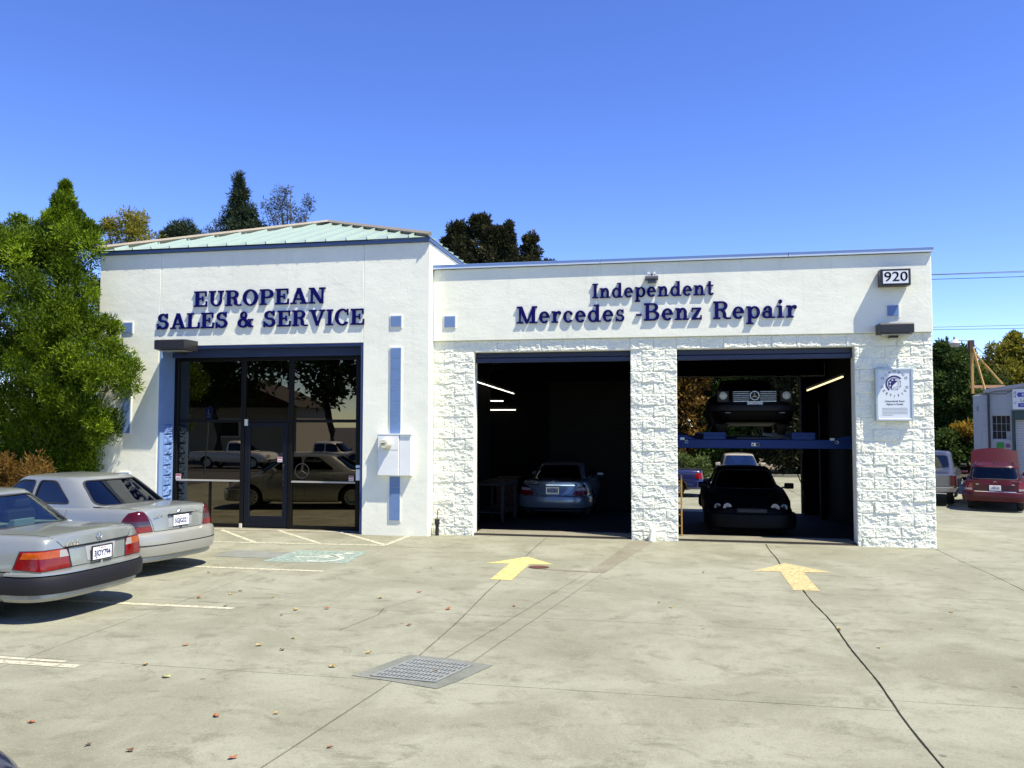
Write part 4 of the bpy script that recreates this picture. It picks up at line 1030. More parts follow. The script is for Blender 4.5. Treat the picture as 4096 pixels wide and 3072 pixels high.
# --- nearest silver sedan: amber-red tail lamps, grey bumper band
def box_sedan(name, label, cat, loc, heading, paint, group=None, full=True, tray=None, gl=None):
    z0, zr, xr0, xr1, xf0, xf1, w0, w1 = .965, 1.405, 1.02, 1.72, 3.42, 2.78, .735, .575
    sp = dict(L=4.74, W=1.74, body=sedan(4.74, 1.74, .985, .92, .80), rear=[(.2, .16), (.36, .07), (.58, .05), (.82, .075), (.95, .10), (1.0, .135)], front=[(.2, .1), (.5, .02), (.85, .12)], rc=.12, fc=.14,
              cabin=sedan_cabin(1.74, z0, zr, xr0, xr1, xf0, xf1, w0, w1), windows=sedan_windows(z0, zr, xr0, xr1, xf0, xf1, w0, w1), wheels=(1.10, 3.90, .315, .76), crown=.03, sq=5.5, tray=tray, glass=gl)
    if tray is None: sp.pop('tray')
    c = Car(name, label, cat, loc, heading, sp, paint, group)
    for s in (1, -1):
        d = (.62, -s * .785, 0)
        lp = [(.06, s * .44, .605), (.07, s * .50, .825), (.12, s * .74, .825), (.36, s * .87, .815), (.44, s * .87, .625), (.16, s * .76, .60)]
        lc_ = sum((Vector(p) for p in lp), Vector()) / len(lp)
        c.decal('lamp_gasket', [tuple(lc_ + (Vector(p) - lc_) * 1.055) for p in lp], d, BLACK, .007)
        tl_ = c.decal('tail_light', lp, d, LRED, .012)
        c.decal('amber_lens', [(.07, s * .60, .735), (.07, s * .605, .815), (.12, s * .74, .815), (.33, s * .86, .805), (.37, s * .86, .735), (.14, s * .75, .735)], d, LAMB, .015, tl_)
        c.decal('clear_lens', [(.06, s * .475, .735), (.07, s * .505, .815), (.08, s * .59, .815), (.08, s * .585, .735)], d, LCLR, .015, tl_)
        c.line('side_crease', [(x, s * 1.2, .585) for x in (.5, 4.35)], (0, -s, 0), .016, PLAS, .003)
        for xa, xb in ((.46, .69), (1.50, 3.50)):
            c.decal('side_cladding', [(xa, s, .31), (xa, s, .57), (xb, s, .57), (xb, s, .31)], (0, -s, 0), mat('grey_cladding', (.20, .21, .19), .45, metal=.3), .006, step=.12)
    P = c.plan(-.02, .865, .62)
    c.sweep('bumper', P, [(.0, .335), (.035, .35), (.048, .42), (.045, .50), (.03, .535), (-.03, .545), (-.08, .53), (-.08, .34)], PLAS)
    c.sweep('bumper_lip', c.plan(.005, .86, .55), [(.01, .545), (.035, .552), (.03, .575), (-.02, .59), (-.12, .59), (-.12, .545)], paint)
    c.sweep('rear_valance', c.plan(.05, .83, .6), [(.0, .25), (.03, .29), (.025, .34), (-.1, .34), (-.1, .25)], CHAMP)
    Pf = c.plan(-.03, .865, .75, rear=False)
    c.sweep('front_bumper', Pf, [(.0, .24), (.04, .28), (.05, .42), (.03, .50), (-.06, .51), (-.1, .26)], PLAS)
    c.decal('trunk_trim_strip', [(.05, .50, .822), (.05, -.50, .822), (.05, -.50, .842), (.05, .50, .842)], (1, 0, 0), PLAS, .012)
    tg = [(.05, .475, .61), (.09, .51, .84), (.12, .61, .95)]
    c.line('trunk_gap', tg, (1, 0, 0)); c.line('trunk_gap', [(x, -y, z) for x, y, z in tg], (1, 0, 0))
    for s in (1, -1): c.line('trunk_gap', [(.16, s * .615, 1), (.95, s * .655, 1)], (0, 0, -1))
    c.line('trunk_gap', [(.05, .475, .605), (.05, -.475, .605)], (1, 0, 0))
    c.decal('plate_recess', [(.05, .20, .64), (.05, .22, .815), (.05, -.26, .815), (.05, -.20, .64)], (1, 0, 0), mat('recess_grey', (.30, .31, .31), .5), .006)
    c.plate('3JOY794', .030, .0, .715, frame=BLACK)
    B_ = B().cyl((.03, .0, .605), (.05, .0, .605), .018, 10); c.b(B_, 'trunk_lock', CHROME)
    c.star(.075, 0, .912, .045, -1)
    text('model_badge', '300 E', .075 * CS, CHROME, c.root, facing(Vector((.078, .40, .875)) * CS, (0, -1, 0)), .002, 1.2)
    B_ = B(); B_.box(.074, .30, .846, .082, .50, .852); c.b(B_, 'badge_bar', CHROME)
    c.doors([[(1.62, .93), (1.62, .5)], [(2.38, .93), (2.38, .3)], [(3.42, .93), (3.45, .3)]], .92, .3, None, (1.75, 2.52))
    c.mirror(3.2, .80, 1.0, paint)
    B_ = B().prism([(1.22, .99), (1.36, .99), (1.30, 1.07), (1.22, 1.075)], -.15, .15, 'y'); c.b(B_, 'high_brake_light', mat('pale_blue_grey_plastic', (.34, .42, .46), .6), bevel=.008)
    gr = B().box(4.685, -.32, .52, 4.73, .32, .80); g_ = c.b(gr, 'grille', BLACK, bevel=.01)
    bb = B()
    for k in range(5): bb.box(4.728, -.30, .55 + k * .05, 4.738, .30, .56 + k * .05)
    tag(c.b(bb, 'grille_bars', CHROME, g_), kind='stuff')
    for s in (1, -1): c.decal('headlight', [(4.6, s * .36, .56), (4.6, s * .36, .76), (4.55, s * .76, .75), (4.55, s * .76, .57)], (-1, 0, 0), LCLR, .01)
    B_ = B(); 
    for y in (.42, .34): B_.cyl((.16, y, .27), (.4, y, .27), .022, 10)
    c.b(B_, 'exhaust_pipe', mat('sooty_steel', (.05, .048, .045), .6, metal=.5), smooth=True, angle=50)
    return c
def at(x, y): return (x, y, gz(y))
LIGHTTRAY = mat('pale_grey_green_shelf', (.40, .46, .40), .7)
box_sedan('silver_sedan', 'nearest silver sedan with dark grey bumper band and amber tail lamps', 'car', at(-10.473, -6.638), (-math.cos(R_(-5.1)), -math.sin(R_(-5.1))), SILVER, 'silver sedans parked nose in', tray=LIGHTTRAY, gl=glass('greenish_car_glass', (.42, .52, .46), .10))

# --- second silver sedan: tall red corner lamps, body-coloured bumper
def wedge_sedan():
    z0, zr, xr0, xr1, xf0, xf1, w0, w1 = .985, 1.43, .86, 1.58, 3.62, 2.92, .745, .575
    sp = dict(L=4.5, W=1.72, body=sedan(4.5, 1.72, 1.005, .92, .74, belt=.95), rear=[(.2, .14), (.36, .06), (.55, .05), (.75, .06), (.93, .10), (1.02, .15)], front=[(.2, .12), (.5, .02), (.85, .16)], rc=.16, fc=.22,
              cabin=sedan_cabin(1.72, z0, zr, xr0, xr1, xf0, xf1, w0, w1), windows=sedan_windows(z0, zr, xr0, xr1, xf0, xf1, w0, w1, rearw=.80, xq=.60, bp=.56), wheels=(1.08, 3.77, .31, .75), crown=.035, sq=5.,
              glass=glass('dark_car_glass', (.04, .04, .04), .05))
    h = R_(-11.6)
    c = Car('silver_sedan', 'silver sedan in the farther bay with tall red corner lamps and body coloured bumper', 'car', at(-11.017, -4.319), (-math.cos(h), -math.sin(h)), sp, SILVER2, 'silver sedans parked nose in')
    for s in (1, -1):
        d = (.66, -s * .75, 0)
        o = [(.09, s * .50, .665), (.11, s * .56, .84), (.14, s * .63, .955), (.19, s * .71, .975), (.28, s * .80, .945), (.34, s * .84, .86), (.42, s * .855, .665), (.17, s * .76, .655)]
        t = c.decal('tail_light', o, d, LREDD, .012)
        c.decal('red_lens', [(.09, s * .51, .67), (.1, s * .525, .745), (.2, s * .74, .745), (.40, s * .85, .75), (.41, s * .85, .67), (.17, s * .755, .66)], d, LRED, .0155, t)
        c.decal('smoked_lens', [(.1, s * .53, .752), (.12, s * .56, .825), (.2, s * .74, .825), (.36, s * .84, .83), (.40, s * .85, .757), (.2, s * .74, .752)], d, LSMK, .0155, t)
    P = c.plan(-.02, .865, .66)
    c.sweep('bumper', P, [(.0, .30), (.03, .32), (.045, .40), (.045, .462), (.036, .468), (.036, .476), (.046, .482), (.045, .58), (.028, .628), (-.03, .655), (-.14, .655), (-.1, .30)], CHAMP)
    c.sweep('bumper_groove', c.plan(-.02, .865, .62), [(.04, .465), (.043, .465), (.043, .479), (.04, .479)], BLACK)
    c.sweep('rear_valance', c.plan(.04, .83, .6), [(.0, .22), (.03, .25), (.025, .31), (-.1, .31), (-.1, .22)], CHAMP)
    c.sweep('front_bumper', c.plan(-.03, .86, .72, rear=False), [(.0, .22), (.04, .26), (.05, .42), (.03, .52), (-.06, .53), (-.1, .24)], SILVER2)
    for s in (1, -1): c.line('trunk_gap', [(.05, s * .475, .66), (.11, s * .52, .83), (.15, s * .60, .95)], (1, 0, 0)); c.line('trunk_gap', [(.18, s * .61, 1.), (.82, s * .66, 1.)], (0, 0, -1))
    c.line('trunk_gap', [(.05, .475, .66), (.05, -.475, .66)], (1, 0, 0))
    c.decal('plate_recess', [(.06, .24, .70), (.06, .215, .88), (.06, -.26, .88), (.06, -.22, .70)], (1, 0, 0), mat('recess_silver', (.36, .38, .38), .4, metal=.4), .004)  # plate recess laid on in one even silver tone
    bb = B().box(.055, -.25, .872, .085, .23, .895); c.b(bb, 'plate_light_bar', PLAS, bevel=.004)
    c.plate('5GJG321', .045, 0, .79, frame=False)
    bb = B().lathe([(.012, -.006), (.022, -.01), (.022, .01)], (.055, 0, .69), 'x', 12); c.b(bb, 'trunk_lock', BLACK)
    c.star(.088, 0, .935, .04, -1)
    text('model_badge', '240 C', .055 * CS, CHROME, c.root, facing(Vector((.088, .40, .885)) * CS, (0, -1, 0)), .002, 1.2)
    text('model_badge', 'COMPRESSOR', .032 * CS, CHROME, c.root, facing(Vector((.092, -.40, .895)) * CS, (0, -1, 0)), .002, 1.2)
    c.doors([[(1.55, .95), (1.55, .5)], [(2.3, .95), (2.3, .3)], [(3.4, .95), (3.42, .3)]], .93, .3, None, (1.7, 2.45))
    c.mirror(3.12, .79, 1.02, SILVER2)
    gr = B().box(4.44, -.30, .54, 4.485, .30, .74); g_ = c.b(gr, 'grille', BLACK, bevel=.02)
    bb = B()
    for k in range(4): bb.box(4.482, -.28, .57 + k * .045, 4.492, .28, .58 + k * .045)
    tag(c.b(bb, 'grille_bars', CHROME, g_), kind='stuff')
    for s in (1, -1): c.decal('headlight', [(4.4, s * .34, .55), (4.4, s * .36, .70), (4.3, s * .77, .72), (4.3, s * .80, .58)], (-.85, -s * .5, 0), LCLR, .01)
    return c
wedge_sedan()

# --- silver-blue coupe in the left bay, tail towards the lot
def coupe_tail():
    P_ = mat('blue_silver_car_paint', (.20, .235, .265), .3, metal=.5, coat=.9)
    z0, zr, xr0, xr1, xf0, xf1, w0, w1 = .93, 1.36, .75, 1.75, 3.75, 2.75, .76, .56
    sp = dict(L=4.9, W=1.87, body=sedan(4.9, 1.87, .99, .9, .7, belt=.93), rear=[(.2, .10), (.4, .03), (.6, .05), (.8, .10), (.95, .11), (1.02, .16)], front=[(.2, .12), (.5, .02), (.85, .2)], rc=.20, fc=.25,
              cabin=sedan_cabin(1.87, z0, zr, xr0, xr1, xf0, xf1, w0, w1), windows=sedan_windows(z0, zr, xr0, xr1, xf0, xf1, w0, w1, xq=.5), wheels=(1.05, 3.9, .33, .80), crown=.04, sq=4.2, glass=glass('dark_car_glass', (.04, .04, .04), .05))
    y = 3.9; c = Car('silver_coupe', 'silver blue coupe with its tail facing out of the left service bay', 'car', (-6.99, y, gz(y)), (0, 1), sp, P_)
    for s in (1, -1):
        d = (.72, -s * .69, 0)
        t = c.decal('tail_light', [(.08, s * .50, .64), (.12, s * .70, .84), (.24, s * .84, .90), (.34, s * .90, .86), (.40, s * .91, .66), (.14, s * .75, .62)], d, LREDD, .012)
        c.decal('clear_lens', [(.1, s * .60, .735), (.1, s * .64, .79), (.25, s * .84, .82), (.33, s * .90, .76), (.2, s * .78, .735)], d, mat('pink_clear_lens', (.42, .30, .32), .15, coat=1.), .015, t)
        c.decal('red_lens', [(.08, s * .52, .645), (.1, s * .58, .725), (.2, s * .78, .725), (.38, s * .90, .73), (.39, s * .90, .665), (.14, s * .75, .63)], d, LRED, .015, t)
    c.sweep('bumper', c.plan(-.03, .92, .7), [(.0, .30), (.03, .32), (.05, .42), (.05, .55), (.03, .60), (-.04, .625), (-.14, .625), (-.1, .30)], P_)
    c.sweep('rear_valance', c.plan(.02, .88, .6), [(.0, .20), (.03, .23), (.03, .27), (-.1, .27), (-.1, .20)], PLAS)
    c.decal('chrome_strip', [(.08, .56, .868), (.08, -.56, .868), (.08, -.55, .89), (.08, .55, .89)], (1, 0, 0), CHROME, .016)
    c.line('trunk_gap', [(.1, .66, .95), (.08, .56, .80), (.06, .42, .65), (.05, .2, .60), (.05, -.2, .60), (.06, -.42, .65), (.08, -.56, .80), (.1, -.66, .95)], (1, 0, 0), .012)
    c.decal('plate_recess', [(.06, .42, .85), (.06, .34, .74), (.06, .22, .645), (.06, -.22, .645), (.06, -.34, .74), (.06, -.42, .85)], (1, 0, 0), mat('recess_blue_grey', (.13, .17, .21), .35, metal=.4), .004)
    c.plate('5A0G825', .06, .0, .745, frame=CHROME)
    c.star(.10, 0, .955, .035, -1)
    text('model_badge', 'CLS', .05 * CS, CHROME, c.root, facing(Vector((.11, .46, .925)) * CS, (0, -1, 0)), .002, 1.2)
    c.mirror(3.2, .86, .98, P_)
    bb = B()
    for s in (1, -1): bb.lathe([(.05, 0), (.06, .0), (.06, .12), (.045, .12), (.045, .0)], (.05, s * .62, .25), 'x', 14)
    c.b(bb, 'exhaust_pipe', mat('sooty_steel', (.05, .048, .045), .6, metal=.5))
coupe_tail()

# --- black car standing under the lift, nose out
def black_car():
    P_ = mat('dull_black_car_paint', (.002, .002, .0025), .5, spec=.12)
    z0, zr, xr0, xr1, xf0, xf1, w0, w1 = .92, 1.36, .95, 1.85, 3.25, 2.55, .74, .55
    sp = dict(L=4.4, W=1.80, body=sedan(4.4, 1.80, .97, .88, .66, belt=.92), rear=[(.2, .10), (.6, .04), (.95, .1)], front=[(.2, .10), (.45, .02), (.62, .10), (.8, .26)], rc=.16, fc=.30,
              cabin=sedan_cabin(1.8, z0, zr, xr0, xr1, xf0, xf1, w0, w1), windows=sedan_windows(z0, zr, xr0, xr1, xf0, xf1, w0, w1), wheels=(1.0, 3.6, .32, .77), crown=.035, sq=4.5, glass=glass('dark_car_glass', (.04, .04, .04), .05))
    y = .88; c = Car('black_car', 'black car standing nose out on the shop floor beneath the lift', 'car', (-2.86, y + 4.4 * CS, gz(2.4) + .04), (0, -1), sp, P_)
    for s in (1, -1):
        for yy, r, m in ((.47, .085, LCLR), (.66, .075, mat('dim_lens', (.05, .07, .10), .1, coat=1.))):
            h = c.bvh.ray_cast(Vector((6, s * yy, .62)), Vector((-1, 0, 0)), 6); x = h[0].x if h[0] else 4.2
            hl = c.b(B().lathe([(0, -.01), (r * .5, .012), (r * .8, .016), (r, .01), (r * 1.12, -.05)], (x - .005, s * yy, .62), 'x', 24), 'headlight', m, smooth=True, angle=60)
            c.b(B().lathe([(r * .98, .012), (r * 1.03, .022), (r * 1.12, .012), (r * 1.14, -.05)], (x - .005, s * yy, .62), 'x', 24), 'headlight_ring', CHROME if yy < .5 else P_, hl)
    c.sweep('front_bumper', c.plan(-.03, .88, .7, rear=False), [(.0, .20), (.04, .24), (.05, .40), (.03, .50), (-.06, .51), (-.1, .22)], P_)
    c.b(B().box(4.30, -.30, .52, 4.385, .30, .62), 'grille', BLACK, bevel=.02)
    c.sweep('bumper', c.plan(-.02, .88, .7), [(.0, .28), (.045, .34), (.045, .55), (-.03, .6), (-.1, .28)], P_)
    c.mirror(2.98, .82, .98, P_)
    for s in (1, -1): c.decal('tail_light', [(.1, s * .55, .68), (.1, s * .55, .85), (.2, s * .80, .85), (.2, s * .82, .68)], (.8, -s * .6, 0), LREDD, .01)
black_car()

# --- roadster up on the lift, nose out
def lifted_car():
    P_ = mat('black_green_car_paint', (.002, .002, .002), .5, spec=.12)
    z0, zr, xr0, xr1, xf0, xf1, w0, w1 = .90, 1.28, 1.35, 1.75, 2.95, 2.5, .70, .56
    sp = dict(L=4.55, W=1.79, body=sedan(4.55, 1.79, .90, .90, .84, belt=.88), rear=[(.2, .10), (.6, .04), (.95, .1)], front=[(.2, .16), (.5, .04), (.85, .06)], rc=.10, fc=.10,
              cabin=sedan_cabin(1.79, z0, zr, xr0, xr1, xf0, xf1, w0, w1), windows=sedan_windows(z0, zr, xr0, xr1, xf0, xf1, w0, w1), wheels=(1.05, 3.55, .32, .75), crown=.03, sq=5)
    y = 1.75; z = 1.845; c = Car('dark_roadster', 'dark old roadster raised on the lift with round headlights and chrome grille bars', 'car', (-2.70, y + 4.55 * CS, z), (0, -1), sp, P_)
    X = 4.53; zl = .845
    DCHR = mat('dull_chrome', (.42, .43, .44), .25, metal=1)
    bk = B().box(X - .12, -.47, .715, X - .005, .47, .945); g_ = c.b(bk, 'grille', BLACK, bevel=.01)
    for k in range(6):
        zz = .728 + k * .0405
        bb = B(); 
        for a, b_ in ((-.445, -.115), (.115, .445)): bb.box(X - .004, a, zz, X + .006, b_, zz + .0055)
        c.b(bb, 'grille_bar', DCHR, g_)
    c.b(B().box(X - .004, -.445, .715, X + .008, .445, .7215), 'grille_bar', DCHR, g_)
    c.b(B().lathe([(0, .004), (.10, .004), (.104, -.01)], (X - .002, 0, .845), 'x', 24), 'emblem_disc', BLACK, g_)
    c.star(X + .004, 0, .845, .105, 1, g_, DCHR)
    lm = mat('reflector_lens', (.50, .55, .52), .2, bump=.9, bs=28, bd=.03, coat=1.)
    for s in (1, -1):
        hl = c.b(B().lathe([(0, .016), (.05, .014), (.078, .004), (.085, -.004)], (X - .01, s * .655, zl), 'x', 28), 'headlight', lm, smooth=True)
        c.b(B().lathe([(.084, .0), (.087, .014), (.095, .006), (.098, -.12)], (X - .01, s * .655, zl), 'x', 28), 'headlight_ring', CHROME, hl)
        c.b(B().box(X - .10, s * .655 - .13, .70, X - .02, s * .655 + .13, .96), 'headlight_surround', BLACK, hl, bevel=.02)
        c.b(B().box(X - .05, s * .56 - .06, .465, X + .03, s * .56 + .06, .49), 'fog_light', mat('dull_lens', (.16, .17, .17), .3), bevel=.006)
    c.sweep('front_bumper', c.plan(-.06, .88, .6, rear=False), [(.0, .50), (.05, .52), (.06, .58), (.04, .64), (-.06, .65), (-.1, .52)], PLAS)
    c.plate('7053286', X + .05, 0, .625, rear=False, frame=ALU)
    c.sweep('bumper', c.plan(-.02, .88, .7), [(.0, .40), (.045, .42), (.045, .55), (-.03, .6), (-.1, .40)], PLAS)
    c.mirror(2.75, .80, .96, P_)
    for s in (1, -1): c.decal('tail_light', [(.1, s * .45, .62), (.1, s * .45, .80), (.2, s * .82, .80), (.2, s * .82, .62)], (.9, -s * .4, 0), LREDD, .01)
lifted_car()

# --- red wagon with its hood up, seen from behind
def wagon():
    P_ = mat('red_car_paint', (.048, .0008, .004), .4, coat=.1, spec=.3)
    z0, zr, xr0, xr1, xf0, xf1, w0, w1 = .93, 1.40, .02, .36, 3.55, 2.75, .74, .60
    b_ = sedan(4.55, 1.74, .96, .9, .72, belt=.93)
    wn_ = [('rear_window', [(0, .62, .985), (0, .55, 1.335), (0, -.55, 1.335), (0, -.62, .985)], (1, 0, 0)), ('windshield', [(0, .66, .93), (0, .53, 1.34), (0, -.53, 1.34), (0, -.66, .93)], (-1, 0, 0))]
    for s in (-1, 1):
        for x0, x1 in ((.42, 1.18), (1.26, 2.12), (2.2, 2.95)): wn_.append(('side_window', [(x0, s, .985), (x0 + .06, s, 1.31), (x1 - (.0 if x1 < 2.9 else .2), s, 1.31), (x1 + (.0 if x1 < 2.9 else .15), s, .985)], (0, -s, 0)))
    sp = dict(L=4.55, W=1.74, body=b_, rear=[(.2, .10), (.4, .02), (.6, .04), (.95, .07), (1.0, .09)], front=[(.2, .10), (.5, .02), (.8, .16)], rc=.12, fc=.22,
              cabin=[(.80, .03, 3.75, w0 + .02), (z0, xr0 + .05, xf0, w0), (1.2, .19, lerp(xf0, xf1, .57), .675), (1.33, .28, 2.85, .63), (1.385, .33, xf1, w1), (zr, .42, 2.65, .55)], windows=wn_, wheels=(.95, 3.48, .31, .76), crown=.035, sq=5.2,
              glass=glass('wagon_glass', (.22, .26, .16), .0), seats=(1.2, 2.2))
    y = 6.6; xw = 5.0; h = Vector((.34, .94)).normalized(); c = Car('red_wagon', 'dark red estate car with its hood raised, parked beside the white workshop', 'car', (4.5, 9.95, gz(9)), (h.x, h.y), sp, P_)
    for s in (1, -1):
        d = (.70, -s * .71, 0)
        t = c.decal('tail_light', [(.06, s * .62, .62), (.07, s * .64, .84), (.16, s * .77, .90), (.30, s * .83, .88), (.34, s * .86, .64), (.14, s * .76, .61)], d, LRED, .012)
        c.decal('clear_lens', [(.06, s * .64, .64), (.06, s * .64, .70), (.2, s * .80, .70), (.3, s * .85, .66)], d, LCLR, .015, t)
        c.b(B().tube([(.55, s * .52, 1.40), (.6, s * .52, 1.445), (2.4, s * .52, 1.445), (2.45, s * .52, 1.40)], .014, 6), 'roof_rail', BLACK)
    c.sweep('bumper', c.plan(-.04, .86, .6), [(.0, .30), (.03, .32), (.05, .42), (.05, .56), (.03, .59), (-.04, .60), (-.1, .30)], P_)
    c.line('tailgate_gap', [(.05, .58, .9), (.05, .56, .61), (.05, -.56, .61), (.05, -.58, .9)], (1, 0, 0), .012)
    c.decal('tailgate_strip', [(.05, .55, .60), (.05, -.55, .60), (.05, -.55, .612), (.05, .55, .612)], (1, 0, 0), CHROME, .01)
    c.plate('LZ0U43', .03, 0, .72, frame=False)
    bb = B().lathe([(.05, 0), (.047, -.008), (.04, -.008), (.038, 0)], (.065, 0, .87), 'x', 20); bb.cyl((.062, .03, .895), (.062, 0, .835), .005, 4).cyl((.062, -.03, .895), (.062, 0, .835), .005, 4); c.b(bb, 'round_emblem', CHROME)
    for y_ in (.42, -.42): c.b(B().box(.058, y_ - .09, .815, .066, y_ + .09, .83), 'badge', CHROME)
    c.mirror(3.2, .80, 1.0, P_)
    hd_ = B()
    for k in range(9):
        y_ = -.74 + 1.48 * k / 8; q_ = 1 - (y_ / .74) ** 2
        hd_.v += [(3.44, y_, .93), (3.48, y_, .92), (4.05, y_ * .92, 1.70 + .10 * q_), (4.01, y_ * .92, 1.74 + .10 * q_)]
    for k in range(8): hd_.f += [(4 * k + a_, 4 * k + (a_ + 1) % 4, 4 * k + 4 + (a_ + 1) % 4, 4 * k + 4 + a_) for a_ in range(4)]
    hd_.f += [(0, 3, 2, 1), (32, 33, 34, 35)]; c.b(hd_, 'raised_hood', P_, angle=40)
    c.b(B().tube([(4.3, .5, .75), (4.03, .5, 1.70)], .008, 5), 'hood_prop', BLACK)
    c.b(B().lathe([(.03, 0), (.02, .05), (.004, .10), (0, .11)], (.62, 0, 1.42), 'z', 8), 'antenna', BLACK)
    return c
wagon()

# --- pickup trucks
def pickup(name, label, loc, heading, paint, group=None, crew=False):
    L = 5.7 if crew else 5.3; W = 1.92
    xc0, xc1 = (2.0, 4.15) if crew else (2.35, 4.0)
    b_ = [(0, .55, 1.02, 1.03, .90, .93, .70, .88), (.2, .50, 1.03, 1.04, .91, .95, .72, .90), (xc0 - .1, .42, 1.04, 1.05, .91, .955, .72, .92), (xc0 + .3, .40, 1.04, 1.06, .90, .955, .72, .92), (xc1, .40, 1.04, 1.08, .89, .955, .72, .92), (L - .3, .42, .98, 1.04, .85, .94, .70, .90), (L, .48, .84, .92, .80, .90, .66, .84)]
    z0, zr, w0, w1 = 1.06, 1.70, .80, .66
    rw = [('rear_window', [(0, .62, 1.13), (0, .57, 1.56), (0, -.57, 1.56), (0, -.62, 1.13)], (1, 0, 0)), ('windshield', [(0, .72, 1.1), (0, .6, 1.6), (0, -.6, 1.6), (0, -.72, 1.1)], (-1, 0, 0))]
    xm = (xc0 + xc1 - .5) / 2 + .1
    for s in (-1, 1):
        if crew: rw += [('side_window', [(xc0 + .2, s, 1.12), (xc0 + .22, s, 1.56), (xm - .05, s, 1.58), (xm - .05, s, 1.12)], (0, -s, 0)), ('side_window', [(xm + .05, s, 1.12), (xm + .05, s, 1.58), (xc1 - .62, s, 1.56), (xc1 - .3, s, 1.12)], (0, -s, 0))]
        else: rw += [('side_window', [(xc0 + .25, s, 1.12), (xc0 + .27, s, 1.56), (xc1 - .6, s, 1.56), (xc1 - .3, s, 1.12)], (0, -s, 0))]
    sp = dict(L=L, W=W, body=b_, rear=[(.4, .0), (1.1, .0)], front=[(.4, .08), (.7, .0), (1.1, .12)], rc=.03, fc=.12, cabin=[(.9, xc0 - .02, xc1 + .2, w0 + .03), (z0, xc0, xc1, w0), (1.4, xc0 + .06, xc1 - .38, .735), (1.6, xc0 + .1, xc1 - .6, .69), (zr - .03, xc0 + .13, xc1 - .7, w1), (zr, xc0 + .2, xc1 - .8, w1 - .06)],
              windows=rw, wheels=(1.2, L - 1.05, .37, .80), crown=.03, sq=6., seats=(lerp(xc0, xc1, .45),))
    c = Car(name, label, 'pickup truck', loc, heading, sp, paint, group)
    for s in (1, -1):
        c.decal('tail_light', [(0, s * .74, .66), (0, s * .74, 1.0), (.05, s * .90, 1.0), (.05, s * .92, .66)], (1, -s * .3, 0), LREDD, .012)
        c.decal('headlight', [(L, s * .5, .72), (L, s * .5, .9), (L - .1, s * .84, .9), (L - .1, s * .84, .72)], (-1, -s * .2, 0), LCLR, .012)
    c.line('tailgate_gap', [(0, .71, 1.0), (0, .71, .64), (0, -.71, .64), (0, -.71, 1.0)], (1, 0, 0), .012)
    c.b(B().box(-.012, -.12, .80, .02, .12, .86), 'tailgate_handle', BLACK, bevel=.008)
    c.sweep('bumper', c.plan(-.09, .93, .35), [(.0, .45), (.03, .47), (.03, .60), (0, .62), (-.1, .61), (-.1, .46)], CHROME if crew else mat('dull_bumper', (.25, .24, .23), .4, metal=.6))
    c.sweep('front_bumper', c.plan(-.05, .93, .45, rear=False), [(.0, .42), (.03, .44), (.03, .62), (-.1, .62), (-.1, .44)], CHROME)
    c.mirror(xc1 - .35, .93, 1.18, BLACK)
    c.doors([[(xm, 1.03), (xm, .5)], [(xc0 + .1, 1.03), (xc0 + .1, .5)], [(xc1 - .1, 1.03), (xc1 - .1, .5)]] if crew else [[(xc0 + .15, 1.03), (xc0 + .15, .5)], [(xc1 - .1, 1.03), (xc1 - .1, .5)]], 1.03, .5, BLACK, (xm - .25, xm + .5) if crew else (xc0 + .35,))
    return c
WHITEC = mat('white_car_paint', (.74, .73, .68), .3, coat=.8)
GREYC = mat('grey_car_paint', (.13, .135, .155), .3, metal=.6, coat=.8)
pickup('grey_pickup', 'grey pickup truck parked behind the red estate car, tailgate towards the lot', (3.14, 11.5, gz(9)), (.34, .94), GREYC)
pickup('white_pickup', 'white crew cab pickup truck parked along the street opposite the shop', (-25.3, -27.0, gz(-25) - .05), (1, .02), WHITEC, 'white trucks along the street', True)
pickup('white_pickup', 'white single cab pickup truck parked farther along the street', (-30.9, -27.2, gz(-25) - .05), (1, .0), WHITEC, 'white trucks along the street')

